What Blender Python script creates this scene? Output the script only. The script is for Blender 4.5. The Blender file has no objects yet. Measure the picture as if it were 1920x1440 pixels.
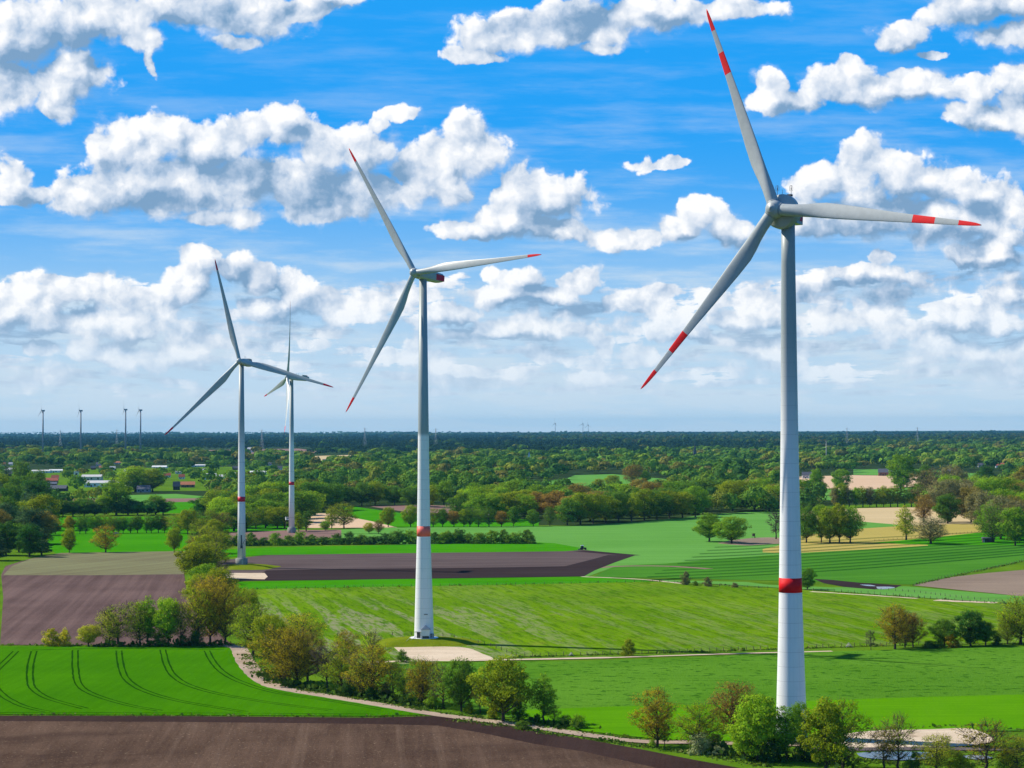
import bpy, bmesh, math, random
import numpy as np
from mathutils import Vector, Matrix
R = math.radians
scene = bpy.context.scene
COL = scene.collection

# ------------------------------------------------------------------ camera
CAM_H = 82.0
FPX = 3882.0                      # focal length in pixels of a 1920 px wide frame
PITCH = math.atan(81 / FPX)
ROLL = R(0.22)
_fw = np.array([0, math.cos(PITCH), math.sin(PITCH)])
_r0 = np.array([1.0, 0, 0]); _u0 = np.cross(_r0, _fw)
_rt = math.cos(ROLL) * _r0 - math.sin(ROLL) * _u0
_up = math.sin(ROLL) * _r0 + math.cos(ROLL) * _u0
cam_d = bpy.data.cameras.new("camera"); cam = bpy.data.objects.new("camera", cam_d)
COL.objects.link(cam); scene.camera = cam
cam_d.sensor_width = 36.0; cam_d.lens = FPX / 1920 * 36.0
cam_d.clip_start = 1.0; cam_d.clip_end = 120000.0
m = Matrix.Identity(4)
for i in range(3):
    m[i][0], m[i][1], m[i][2] = _rt[i], _up[i], -_fw[i]
m[0][3], m[1][3], m[2][3] = 0, 0, CAM_H
cam.matrix_world = m

def ray(px, py):
    return _fw + (px - 960) / FPX * _rt - (py - 720) / FPX * _up
def at(px, py, z=0.0):
    """ground point (height z) that the photograph shows at pixel px, py"""
    d = ray(px, py); t = (z - CAM_H) / d[2]
    return Vector((d[0] * t, d[1] * t, z))
def at_d(px, py, dist):
    d = ray(px, py); t = dist / d[1]
    return Vector((d[0] * t, dist, CAM_H + d[2] * t))

# ------------------------------------------------------------------ node helper
class S:
    """a socket with arithmetic, to write node graphs as formulas"""
    def __init__(s, nt, sock): s.nt, s.k = nt, sock
    def _m(s, op, *a, clamp=False):
        n = s.nt.nodes.new('ShaderNodeMath'); n.operation = op; n.use_clamp = clamp
        for i, v in enumerate((s,) + a):
            if isinstance(v, S): s.nt.links.new(v.k, n.inputs[i])
            else: n.inputs[i].default_value = v
        return S(s.nt, n.outputs[0])
    def __add__(s, o): return s._m('ADD', o)
    def __radd__(s, o): return s._m('ADD', o)
    def __sub__(s, o): return s._m('SUBTRACT', o)
    def __rsub__(s, o): return s._m('MULTIPLY', -1.0)._m('ADD', o)
    def __mul__(s, o): return s._m('MULTIPLY', o)
    def __rmul__(s, o): return s._m('MULTIPLY', o)
    def __truediv__(s, o): return s._m('DIVIDE', o)
    def max(s, o): return s._m('MAXIMUM', o)
    def min(s, o): return s._m('MINIMUM', o)
    def smin(s, o, d): return s._m('SMOOTH_MIN', o, d)
    def abs(s): return s._m('ABSOLUTE')
    def pow(s, e): return s._m('POWER', e)
    def clamp(s): return s._m('ADD', 0.0, clamp=True)
    def ramp(s, a, b, lo=0.0, hi=1.0, smooth=True):
        n = s.nt.nodes.new('ShaderNodeMapRange')
        n.interpolation_type = 'SMOOTHSTEP' if smooth else 'LINEAR'
        s.nt.links.new(s.k, n.inputs['Value'])
        for k, v in zip(('From Min', 'From Max', 'To Min', 'To Max'), (a, b, lo, hi)):
            n.inputs[k].default_value = v
        return S(s.nt, n.outputs['Result'])
def mk(nt, t, **kw):
    n = nt.nodes.new(t)
    for k, v in kw.items(): setattr(n, k, v)
    return n
def vmath(nt, op, a, *rest):
    n = mk(nt, 'ShaderNodeVectorMath', operation=op)
    for i, v in enumerate((a,) + rest):
        if isinstance(v, S): nt.links.new(v.k, n.inputs[i])
        else: n.inputs[i].default_value = v
    return S(nt, n.outputs['Value'] if op in ('LENGTH', 'DOT_PRODUCT') else n.outputs['Vector'])
def combine(nt, x, y, z=0.0):
    n = mk(nt, 'ShaderNodeCombineXYZ')
    for i, v in enumerate((x, y, z)):
        if isinstance(v, S): nt.links.new(v.k, n.inputs[i])
        else: n.inputs[i].default_value = v
    return S(nt, n.outputs[0])
def noise(nt, vec, scale, detail=4.0, rough=0.55, out=0, dist=0.0, dim='3D'):
    n = mk(nt, 'ShaderNodeTexNoise', noise_dimensions=dim)
    nt.links.new(vec.k, n.inputs['Vector'])
    n.inputs['Scale'].default_value = scale; n.inputs['Detail'].default_value = detail
    n.inputs['Roughness'].default_value = rough; n.inputs['Distortion'].default_value = dist
    return S(nt, n.outputs[out])
def voro(nt, vec, scale, detail=0.0, rough=0.5, dim='2D'):
    n = mk(nt, 'ShaderNodeTexVoronoi', voronoi_dimensions=dim, feature='F1')
    nt.links.new(vec.k, n.inputs['Vector'])
    n.inputs['Scale'].default_value = scale; n.inputs['Detail'].default_value = detail
    n.inputs['Roughness'].default_value = rough
    return S(nt, n.outputs['Distance'])
def mix(nt, f, a, b, typ='MIX'):
    n = mk(nt, 'ShaderNodeMix', data_type='RGBA', blend_type=typ)
    for k, v in ((0, f), (6, a), (7, b)):
        if isinstance(v, S): nt.links.new(v.k, n.inputs[k])
        elif k: n.inputs[k].default_value = (*v, 1)
        else: n.inputs[k].default_value = v
    return S(nt, n.outputs[2])

# ------------------------------------------------------------------ world: sky with spring cumulus
SUN_AZ = (-0.94, 0.34)            # horizontal direction towards the sun
SUN_EL = R(41)
world = bpy.data.worlds.new("World"); scene.world = world; world.use_nodes = True
wt = world.node_tree; wt.nodes.clear()
tc = mk(wt, 'ShaderNodeTexCoord')
sep = mk(wt, 'ShaderNodeSeparateXYZ'); wt.links.new(tc.outputs['Generated'], sep.inputs[0])
dx, dy, dz = (S(wt, sep.outputs[i]) for i in range(3))
fy = dy.abs().max(0.15)
U = dx / fy * 3.882
V = dz / fy * 3.882                # 1 unit = 14.4 degrees
P = combine(wt, U, V)
def kp(x, y): return ((x - 960) / 1000, (801 - y) / 1000)
# clouds: a field of soft lobes in direction space, broken up by noise
LOBES = [
 (235,262,78,68),(305,245,72,52),(390,265,80,60),(450,248,58,46),(535,238,68,54),(605,275,62,52),(685,272,62,50),
 (862,292,88,68),(795,330,80,60),(758,206,40,18),(720,222,22,24),(150,362,78,48),(230,340,110,70),(335,345,120,80),(455,345,130,78),
 (565,352,120,72),(685,352,90,60),(420,412,105,24),(600,400,120,26),(840,352,60,42),
 (60,50,125,85),(185,45,120,68),(252,75,55,34),(135,140,80,60),(18,150,52,60),(112,172,60,34),(288,110,9,30),(118,200,40,22),
 (330,8,95,42),(455,15,130,48),(445,60,62,17),(565,8,110,26),(645,-8,60,20),
 (880,88,62,20),(962,52,110,45),(1092,45,140,45),(1232,20,140,36),(1372,18,90,28),(1120,82,48,14),(905,92,60,16),
 (1850,18,112,44),(1900,62,80,30),(1690,68,62,32),(1745,98,40,11),
 (1480,188,85,28),(1450,162,35,30),(1600,168,112,46),(1602,130,46,25),(1712,158,95,36),(1692,136,50,20),(1440,192,45,20),
 (1830,172,45,34),(1852,226,76,30),(1900,150,50,40),(1912,205,60,58),(1235,302,64,14),(1212,300,26,20),(1268,300,32,14),
 (980,350,65,45),(1030,372,92,54),(962,412,90,42),(880,432,75,20),(1050,425,80,30),
 (1310,390,62,48),(1270,432,60,30),(1380,432,72,40),(1140,446,50,22),(1198,452,40,18),
 (1622,312,55,50),(1560,340,75,45),(1680,342,100,55),(1772,352,80,55),(1650,402,150,55),(1782,422,140,58),(1880,392,70,60),(1552,425,80,38),(1885,452,60,28),
 (25,332,40,42),(62,358,45,18),(20,362,44,24),
 (378,492,46,28),(432,512,60,40),(350,522,58,34),(492,522,50,30),(542,538,38,40),(502,572,88,22),(252,562,60,28),
 (30,572,70,48),(100,602,70,42),(180,592,60,48),(252,602,60,38),(332,552,60,30),(302,575,50,38),(200,652,82,32),(302,652,72,32),(82,652,60,22),(342,642,40,24),
 (960,532,85,32),(1092,530,54,34),(1002,556,100,24),(920,562,70,22),(1152,572,50,18),(690,590,58,13),(850,592,60,28),(962,612,110,22),
 (1412,576,54,34),(1372,602,70,28),(1272,622,60,28),(1342,642,60,16),(1562,602,70,28),(1850,492,90,22),(1862,470,40,22),(1622,522,90,18),(1642,492,30,22),
 (1890,562,32,16),(1702,622,55,24),(1802,602,60,34),(1872,612,60,32),(1782,652,90,22),(1902,662,50,22),(1130,642,38,34),(1022,666,40,18),(1192,662,50,22),
 (1112,702,40,11),(1262,702,60,10),(600,640,45,18),(560,690,40,10),(730,660,60,14),(880,690,60,10),(1560,690,70,10),(1420,660,50,14),
]
warp = noise(wt, P, 4.2, 5.0, 0.6, out=1)
warp2 = noise(wt, P, 17.0, 4.0, 0.6, out=1)
w1 = vmath(wt, 'MULTIPLY_ADD', warp, (.11, .085, 0), (-.055, -.0425, 0))
w2 = vmath(wt, 'MULTIPLY_ADD', warp2, (.036, .03, 0), (-.018, -.015, 0))
PB = vmath(wt, 'ADD', P, w2)
PW = vmath(wt, 'ADD', vmath(wt, 'ADD', P, w1), w2)
def lobes(vec, lst, grow=1.0, soft=0.25):
    acc = None
    for cx, cy, rx, ry in lst:
        ux, uy = kp(cx, cy); ix, iy = 1000 / rx / grow, 1000 / ry / grow
        q = vmath(wt, 'MULTIPLY_ADD', vec, (ix, iy, 0), (-ux * ix, -uy * iy, 0))
        d = vmath(wt, 'LENGTH', q)
        acc = d if acc is None else acc.smin(d, soft)
    return acc
D0 = lobes(PW, LOBES, 1.0, 0.16)
D1 = lobes(vmath(wt, 'ADD', PW, (-0.020, 0.034, 0)), LOBES, 1.0, 0.16)
Vc = V.max(0.0)
def billow(vec):
    v = mk(wt, 'ShaderNodeTexVoronoi', voronoi_dimensions='2D', feature='SMOOTH_F1')
    wt.links.new(vec.k, v.inputs['Vector'])
    v.inputs['Scale'].default_value = 13.0; v.inputs['Detail'].default_value = 4.0
    v.inputs['Roughness'].default_value = 0.5; v.inputs['Smoothness'].default_value = 0.35
    return (0.55 - S(wt, v.outputs['Distance'])) * 0.62 + (noise(wt, vec, 7.0, 8.0, 0.60) - 0.5) * 1.05
B0 = billow(PB)
Ps = vmath(wt, 'ADD', PB, (-0.016, 0.020, 0))
B1 = billow(Ps)
far = V.ramp(0.06, 0.32)                                   # 0 at the horizon
fz = noise(wt, P, 38.0, 5.0, 0.62) - 0.5
fm = noise(wt, PB, 17.0, 3.0, 0.5) - 0.5
field = (1.20 - D0) + B0 * 0.95 + fm * 0.55 + fz * 0.26
# banks of small cumulus low over the horizon
Pl = combine(wt, U * 1.0, V * 1.9 + 3.0)
iv = (V.max(0.0) + 0.075)._m('POWER', -1.0)
Pp = combine(wt, U * iv * 1.0, iv * 1.25)                 # a flat cloud layer seen in perspective
bn = noise(wt, Pp, 1.35, 8.0, 0.60)
bn2 = noise(wt, vmath(wt, 'ADD', Pl, w2), 5.0, 8.0, 0.60)
bank = ((bn - 0.425) * 4.2).max((bn2 - 0.45) * 4.0 - V.ramp(0.10, 0.02)) + B0 * 0.8 - (1.0 - V.ramp(0.012, 0.07) * V.ramp(0.40, 0.25)) * 2.4
field = field.max(bank)
high = (noise(wt, P, 0.55, 6.0, 0.6) - 0.60) * 6.0         # more of the same clouds over the rest of the sky
offside = (V.ramp(0.95, 1.3) + U.abs().ramp(1.05, 1.35) * V.ramp(0.05, 0.2)).min(1.0)
field = field.max((high + B0) * offside - (1.0 - offside) * 3.0)
wisp = noise(wt, combine(wt, U * 1.0 + V * 0.5, V * 1.6), 9.0, 8.0, 0.66) - 0.5
big = (D1 - D0).max(-0.55).min(0.6)
edge = field / ((0.0 - big).max(0.0) * 0.7 + 0.24)
dens = (edge + wisp * 0.55).ramp(0.0, 1.0).max((field + wisp * 1.7).ramp(-0.08, 0.80) * 0.7)
GREY = [(300,372,100,30),(262,385,50,20),(400,300,60,22),(470,320,60,20),(590,362,95,34),(720,325,62,36),(560,243,40,12),(640,330,50,25),
 (40,110,70,52),(125,72,70,22),(180,120,40,14),(430,22,110,22),(600,6,90,12),(330,30,50,12),(1080,42,85,26),(1115,20,80,18),(960,35,60,14),(1250,30,60,12),(1885,42,80,24),(1700,95,60,12),
 (980,442,85,13),(1035,408,50,22),(910,446,60,8),(1640,446,130,26),(1710,385,70,26),(1800,455,90,18),(1590,395,50,18),(1850,400,40,20),(25,372,54,18),
 (432,552,75,22),(455,522,40,30),(530,588,66,13),(520,540,32,20),(60,634,75,20),(232,628,44,12),(150,572,44,16),(20,600,40,14),
 (1025,578,115,11),(1005,545,50,12),(1600,204,90,12),(1705,188,66,11),(1490,206,60,10),(1845,250,60,9),(1290,455,60,12),(1390,455,60,14),
 (1400,625,80,14),(1300,645,50,10),(1620,538,90,10),(1860,508,90,10),(1790,630,60,12),(1890,640,50,12),(960,632,100,10),(860,612,50,12)]
G0 = lobes(PW, GREY, 1.25, 0.4)
grey = G0.ramp(1.25, 0.1)
lit = (B0 - B1) * 1.5
thick = field.ramp(0.15, 1.3)
bright = (0.63 + big * 0.45 + lit * 0.68 - grey * 0.60 + B0 * 0.34 + fm * 0.30 + fz * 0.16).clamp()
ccol = mix(wt, bright.ramp(0.0, 0.42, smooth=False), (.18, .31, .48), (.42, .52, .66))
ccol = mix(wt, bright.ramp(0.38, 1.0, smooth=False), ccol, (.88, .88, .885))
# clouds near the horizon sink into the haze
ccol = mix(wt, V.ramp(0.02, 0.26, 0.62, 0.0), ccol, (.58, .68, .79))
# thin high veil, streaked, thicker towards the horizon
st = combine(wt, U * 1.3 + V * 0.7, V * 9.0)
veil = noise(wt, st, 1.7, 6.0, 0.62)
vamt = (veil.ramp(0.42, 0.72) * V.ramp(0.15, 0.75, 0.80, 0.16) + V.ramp(0.02, 0.34, 0.55, 0.0) + V.ramp(0.20, 0.46, 0.22, 0.0)).min(0.92)
sky = mk(wt, 'ShaderNodeTexSky', sky_type='NISHITA')
sky.sun_disc = False; sky.sun_elevation = SUN_EL
sky.sun_rotation = math.atan2(SUN_AZ[0], SUN_AZ[1])
sky.air_density = 1.0; sky.dust_density = 0.6; sky.ozone_density = 2.5
SKY = S(wt, sky.outputs[0])
blue = mix(wt, V.ramp(0.0, 0.60), (2.6, 5.3, 7.7), (0.0, 2.95, 8.0))
blue = mix(wt, V.ramp(1.0, 4.0), blue, (0.15, 1.0, 3.2))
skyc = mix(wt, 0.94, SKY, blue)
skyc = mix(wt, vamt, skyc, (5.3, 6.4, 7.4))
c10 = vmath(wt, 'SCALE', ccol); c10.k.node.inputs['Scale'].default_value = 10.0
da = dens * V.ramp(0.0, 0.10, 0.55, 1.0) * V.ramp(0.1, 0.3, 0.72, 0.97)
final = mix(wt, da, skyc, c10)
bg = mk(wt, 'ShaderNodeBackground'); bg.inputs['Strength'].default_value = 0.10
wt.links.new(final.k, bg.inputs['Color'])
wo = mk(wt, 'ShaderNodeOutputWorld'); wt.links.new(bg.outputs[0], wo.inputs[0])
world.cycles.sampling_method = 'MANUAL'; world.cycles.sample_map_resolution = 512

# ------------------------------------------------------------------ sun, exposure
sd = bpy.data.lights.new("sun", 'SUN'); sd.energy = 5.0; sd.angle = R(0.5); sd.color = (1.0, .93, .80)
so = bpy.data.objects.new("sun", sd); COL.objects.link(so)
sv = Vector((SUN_AZ[0] * math.cos(SUN_EL), SUN_AZ[1] * math.cos(SUN_EL), math.sin(SUN_EL))).normalized()
so.rotation_euler = sv.to_track_quat('Z', 'Y').to_euler(); so.location = (-300, 300, 400)
scene.view_settings.view_transform = 'Standard'; scene.view_settings.look = 'None'
scene.view_settings.exposure = 0.25; scene.view_settings.gamma = 1.0
scene.cycles.max_bounces = 6; scene.cycles.transparent_max_bounces = 8
# ------------------------------------------------------------------ object helpers
def tag(o, label=None, cat=None, group=None, kind=None):
    if label: o['label'] = label
    if cat: o['category'] = cat
    if group: o['group'] = group
    if kind: o['kind'] = kind
    return o
def empty(name, loc, rz=0.0):
    o = bpy.data.objects.new(name, None); COL.objects.link(o)
    o.location = loc; o.rotation_euler = (0, 0, rz); o.empty_display_size = 1.0
    return o
def link(name, me, parent=None, loc=(0, 0, 0), rot=(0, 0, 0), scale=(1, 1, 1)):
    o = bpy.data.objects.new(name, me); COL.objects.link(o)
    if parent: o.parent = parent
    o.location = loc; o.rotation_euler = rot; o.scale = scale
    return o
class MB:
    """collects vertices and faces and links them as one mesh object"""
    def __init__(s): s.v, s.f, s.mi, s.sm = [], [], [], []
    def add(s, vs, fs, mi=0, smooth=False):
        b = len(s.v); s.v += [tuple(v) for v in vs]
        for f in fs:
            s.f.append(tuple(b + i for i in f)); s.mi.append(mi); s.sm.append(smooth)
    def box(s, cx, cy, z0, sx, sy, sz, rz=0.0, mi=0):
        c, n = math.cos(rz), math.sin(rz); vs = []
        for z in (z0, z0 + sz):
            for x, y in ((-1, -1), (1, -1), (1, 1), (-1, 1)):
                x *= sx / 2; y *= sy / 2
                vs.append((cx + x * c - y * n, cy + x * n + y * c, z))
        s.add(vs, [(3, 2, 1, 0), (4, 5, 6, 7), (0, 1, 5, 4), (1, 2, 6, 5), (2, 3, 7, 6), (3, 0, 4, 7)], mi)
    def lathe(s, prof, n=48, c=(0, 0, 0), mi=None, cap=True, axis=None):
        """prof: list of (r, z[, material]); axis None = z, else a 3x3 matrix"""
        rows = []
        b = len(s.v)
        for p in prof:
            for k in range(n):
                a = 2 * math.pi * k / n
                q = Vector((p[0] * math.cos(a), p[0] * math.sin(a), p[1]))
                if axis: q = axis @ q
                s.v.append((q.x + c[0], q.y + c[1], q.z + c[2]))
        for i in range(len(prof) - 1):
            for k in range(n):
                k2 = (k + 1) % n
                s.f.append((b + i * n + k, b + i * n + k2, b + (i + 1) * n + k2, b + (i + 1) * n + k))
                s.mi.append(prof[i + 1][2] if len(prof[i + 1]) > 2 else (mi or 0)); s.sm.append(True)
        if cap:
            s.f.append(tuple(b + (len(prof) - 1) * n + k for k in range(n))); s.mi.append(mi or 0); s.sm.append(False)
            s.f.append(tuple(b + n - 1 - k for k in range(n))); s.mi.append(mi or 0); s.sm.append(False)
    def tube(s, pts, rad, n=6, mi=0, smooth=True):
        pts = [Vector(p) for p in pts]; b = len(s.v)
        for i, p in enumerate(pts):
            t = (pts[min(i + 1, len(pts) - 1)] - pts[max(i - 1, 0)]).normalized()
            a = t.orthogonal().normalized(); c = t.cross(a)
            r = rad[i] if isinstance(rad, (list, tuple)) else rad
            for k in range(n):
                q = p + (a * math.cos(2 * math.pi * k / n) + c * math.sin(2 * math.pi * k / n)) * r
                s.v.append(tuple(q))
        for i in range(len(pts) - 1):
            for k in range(n):
                k2 = (k + 1) % n
                s.f.append((b + i * n + k, b + i * n + k2, b + (i + 1) * n + k2, b + (i + 1) * n + k))
                s.mi.append(mi); s.sm.append(smooth)
        s.f.append(tuple(b + (len(pts) - 1) * n + k for k in range(n))); s.mi.append(mi); s.sm.append(False)
    def mesh(s, name, mats):
        me = bpy.data.meshes.new(name); me.from_pydata(s.v, [], s.f)
        for mt in (mats if isinstance(mats, (list, tuple)) else [mats]): me.materials.append(mt)
        me.polygons.foreach_set('material_index', s.mi)
        me.polygons.foreach_set('use_smooth', s.sm); me.update()
        return me
    def build(s, name, mats, parent=None, **k):
        return link(name, s.mesh(name, mats), parent, **k)

# ------------------------------------------------------------------ materials
def lin(r, g, b):
    return tuple((c / 255 / 12.92 if c <= 10 else ((c / 255 + .055) / 1.055) ** 2.4) for c in (r, g, b))
def new_mat(name):
    mt = bpy.data.materials.new(name); mt.use_nodes = True
    nt = mt.node_tree; nt.nodes.clear()
    return mt, nt
def finish(nt, col, rough=0.8, spec=0.3, metal=0.0, bump=None, dist=0.05):
    b = mk(nt, 'ShaderNodeBsdfPrincipled')
    if isinstance(col, S): nt.links.new(col.k, b.inputs['Base Color'])
    else: b.inputs['Base Color'].default_value = (*col, 1)
    if isinstance(rough, S): nt.links.new(rough.k, b.inputs['Roughness'])
    else: b.inputs['Roughness'].default_value = rough
    b.inputs['Specular IOR Level'].default_value = spec; b.inputs['Metallic'].default_value = metal
    if bump is not None:
        n = mk(nt, 'ShaderNodeBump'); n.inputs['Strength'].default_value = 1.0; n.inputs['Distance'].default_value = dist
        nt.links.new(bump.k, n.inputs['Height']); nt.links.new(n.outputs[0], b.inputs['Normal'])
    o = mk(nt, 'ShaderNodeOutputMaterial'); nt.links.new(b.outputs[0], o.inputs[0])
def pos(nt):
    g = mk(nt, 'ShaderNodeNewGeometry'); return S(nt, g.outputs['Position'])
def objco(nt):
    g = mk(nt, 'ShaderNodeTexCoord'); return S(nt, g.outputs['Object'])
def rot_scale(nt, vec, ang, sc):
    n = mk(nt, 'ShaderNodeMapping', vector_type='TEXTURE'); nt.links.new(vec.k, n.inputs['Vector'])
    n.inputs['Rotation'].default_value = (0, 0, ang)
    n.inputs['Scale'].default_value = (1 / sc[0], 1 / sc[1], 1)
    return S(nt, n.outputs[0])
def plain(name, col, rough=0.6, spec=0.3, metal=0.0, var=0.12, scale=0.8):
    mt, nt = new_mat(name)
    f = noise(nt, objco(nt), scale, 5.0)
    finish(nt, mix(nt, f.ramp(.3, .7), tuple(c * (1 - var) for c in col), tuple(min(1, c * (1 + var)) for c in col)), rough, spec, metal)
    return mt
def field_mat(name, ca, cb, ang=0.0, along=0.012, across=0.5, row_amt=0.5, patch=0.008, speck=None, speck_thr=(0.60, 0.68), speck_scale=0.7, bump=0.12, rough=0.95, grain=1.3, extra=None):
    """crop or soil: large patches, streaks along the rows, and fine grain"""
    mt, nt = new_mat(name)
    p = pos(nt)
    rows = noise(nt, rot_scale(nt, p, ang, (along, across)), 1.0, 4.0, 0.6)
    pat = noise(nt, p, patch, 6.0, 0.6)
    fine = noise(nt, p, grain, 4.0, 0.7)
    f = (rows.ramp(.33, .67) * row_amt + pat.ramp(.35, .65) * (1 - row_amt)) * 0.62 + fine.ramp(.3, .7) * 0.38
    c = mix(nt, f.clamp(), ca, cb)
    if speck:
        sp = noise(nt, p, speck_scale, 3.0, 0.65)
        c = mix(nt, sp.ramp(*speck_thr) * 0.8, c, speck)
    if extra: c = extra(nt, p, c)
    finish(nt, c, rough, 0.0, bump=fine + rows * 0.6, dist=bump)
    return mt

# ------------------------------------------------------------------ ground, fields, tracks
_zk = [0]
def sheet(name, pts, mat, z=None, px=True, kind='structure'):
    if z is None:
        _zk[0] += 1; z = 0.004 * _zk[0]
    co = [at(x, y) for x, y in pts] if px else [Vector((x, y, 0)) for x, y in pts]
    bm = bmesh.new()
    vs = [bm.verts.new((c.x, c.y, z)) for c in co]
    f = bm.faces.new(vs); f.normal_update()
    if f.normal.z < 0: f.normal_flip()
    bmesh.ops.triangulate(bm, faces=[f])
    me = bpy.data.meshes.new(name); bm.to_mesh(me); bm.free(); me.materials.append(mat)
    o = link(name, me); tag(o, kind=kind); return o
def smooth_line(pts, n=6):
    out = []
    P_ = [pts[0]] + list(pts) + [pts[-1]]
    for i in range(1, len(P_) - 2):
        a, b, c, d = (np.array(P_[i + k], float) for k in (-1, 0, 1, 2))
        for t in np.linspace(0, 1, n, endpoint=False):
            out.append(tuple(.5 * ((2 * b) + (c - a) * t + (2 * a - 5 * b + 4 * c - d) * t * t + (3 * b - a - 3 * c + d) * t ** 3)))
    out.append(tuple(P_[-2])); return out
def ribbon_mb(mb, pts, width, z, rng=None, px=True, mi=0, wob=0.0):
    co = [at(x, y) for x, y in pts] if px else [Vector(p) for p in pts]
    n = len(co); vs = []
    for i, c in enumerate(co):
        t = (co[min(i + 1, n - 1)] - co[max(i - 1, 0)]); t.z = 0; t.normalize()
        s = Vector((-t.y, t.x, 0)); w = width[i] if isinstance(width, (list, tuple)) else width
        a = w / 2 * (1 + (rng.uniform(-wob, wob) if rng else 0)); b = w / 2 * (1 + (rng.uniform(-wob, wob) if rng else 0))
        vs += [(c.x - s.x * a, c.y - s.y * a, z), (c.x + s.x * b, c.y + s.y * b, z)]
    mb.add(vs, [(2 * i, 2 * i + 2, 2 * i + 3, 2 * i + 1) for i in range(n - 1)], mi)
def ribbon(name, pts, width, mat, wob=0.0, seed=1):
    _zk[0] += 1; mb = MB()
    ribbon_mb(mb, smooth_line(pts), width, 0.004 * _zk[0], random.Random(seed), wob=wob)
    o = mb.build(name, mat); tag(o, kind='structure'); return o

GRASS = field_mat('grass', lin(66, 104, 20), lin(104, 138, 30), patch=0.02, row_amt=0.2, across=0.2, along=0.1, speck=lin(60, 82, 24))
FAR = field_mat('far_land', (.020, .042, .014), (.045, .075, .022), patch=0.0006, row_amt=0.3, across=0.002, along=0.0005, grain=0.05, bump=0.0)
def soil_extra(nt, p, c):
    wet = noise(nt, rot_scale(nt, p, R(20), (0.012, 0.03)), 1.0, 4.0, 0.6)
    c = mix(nt, wet.ramp(.50, .66) * 0.45, c, lin(60, 46, 40))
    ln = noise(nt, rot_scale(nt, p, R(94), (0.004, 0.30)), 1.0, 2.0, 0.5)
    c = mix(nt, ln.ramp(.56, .68) * 0.16, c, lin(140, 118, 100))
    cl = noise(nt, p, 2.6, 2.0, 0.8)
    return mix(nt, cl.ramp(.58, .70) * 0.5, c, lin(46, 35, 30))
SOIL_FRONT = field_mat('soil_front', lin(68, 52, 43), lin(112, 90, 75), ang=R(94), along=0.02, across=0.30, row_amt=0.45, patch=0.02, speck=lin(150, 130, 106), speck_thr=(.60, .72), speck_scale=1.1, bump=0.3, grain=1.6, extra=soil_extra)
SOIL_DARK = field_mat('soil_dark', lin(50, 38, 36), lin(72, 56, 51), ang=R(84), row_amt=0.3, patch=0.03, bump=0.25)
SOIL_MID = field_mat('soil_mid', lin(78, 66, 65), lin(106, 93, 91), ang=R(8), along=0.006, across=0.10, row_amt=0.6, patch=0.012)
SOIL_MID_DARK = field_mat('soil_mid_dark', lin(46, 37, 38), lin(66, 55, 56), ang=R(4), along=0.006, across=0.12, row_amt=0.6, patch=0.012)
SOIL_LEFT = field_mat('soil_left', lin(76, 60, 58), lin(124, 102, 96), ang=R(97), along=0.004, across=0.22, row_amt=0.55, patch=0.011)
SOIL_TAN = field_mat('soil_tan', lin(102, 94, 72), lin(134, 136, 98), ang=R(65), along=0.004, across=0.16, row_amt=0.6, patch=0.009)
SOIL_RIGHT = field_mat('soil_right', lin(120, 104, 92), lin(152, 134, 116), ang=R(5), along=0.01, across=0.2, patch=0.012)
LUSH = field_mat('lush_crop', lin(50, 108, 0), lin(74, 134, 4), ang=R(88), along=0.02, across=0.45, row_amt=0.35, patch=0.02, speck=lin(96, 160, 40), speck_thr=(.66, .74), speck_scale=0.6, bump=0.2, grain=2.0)
BRIGHT = field_mat('bright_grass', lin(48, 124, 2), lin(74, 148, 10), ang=R(4), along=0.01, across=0.25, row_amt=0.5, patch=0.015)
PALE = field_mat('pale_crop', lin(82, 138, 52), lin(106, 160, 74), ang=R(6), along=0.004, across=0.06, row_amt=0.5, patch=0.006)
BIGR = field_mat('meadow_crop', lin(72, 122, 24), lin(100, 148, 42), ang=R(2), along=0.02, across=0.30, row_amt=0.4, patch=0.012, speck=lin(44, 92, 16), speck_thr=(.54, .64), speck_scale=0.24, bump=0.5)
BIGR2 = field_mat('meadow_bright', lin(70, 128, 4), lin(96, 152, 12), ang=R(2), along=0.02, across=0.4, row_amt=0.5, patch=0.02)
STRIPED = field_mat('dark_cereal', lin(54, 110, 28), lin(82, 138, 42), ang=R(18), along=0.004, across=0.12, row_amt=0.5, patch=0.01)
OLIVE = field_mat('dry_grass', lin(160, 146, 74), lin(188, 168, 92), ang=R(4), along=0.005, across=0.08, patch=0.008)
BEIGE = field_mat('beige_soil', lin(186, 164, 122), lin(206, 184, 142), ang=R(4), along=0.004, across=0.06, patch=0.006)
PINK = field_mat('pale_soil', lin(196, 164, 132), lin(216, 186, 154), ang=R(4), along=0.003, across=0.04, patch=0.004)
BROWN_FAR = field_mat('far_soil', lin(124, 98, 92), lin(146, 118, 108), patch=0.002)
SAND = field_mat('sand', lin(188, 166, 138), lin(222, 204, 178), ang=R(3), along=0.03, across=0.25, row_amt=0.5, patch=0.05, speck=lin(150, 130, 108), speck_thr=(.6, .72), speck_scale=0.12)
TRACK = field_mat('track', lin(150, 130, 112), lin(190, 170, 150), patch=0.06, row_amt=0.2, grain=2.2, speck=lin(120, 104, 88), speck_thr=(.62, .72), speck_scale=0.5)
ASPHALT = field_mat('asphalt', lin(92, 84, 84), lin(112, 104, 102), patch=0.1)
RUT = field_mat('rut_dark', lin(22, 62, 4), lin(34, 80, 8), patch=0.1, grain=3)
RUT2 = field_mat('rut_green', lin(16, 66, 16), lin(26, 78, 22), patch=0.1)
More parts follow.
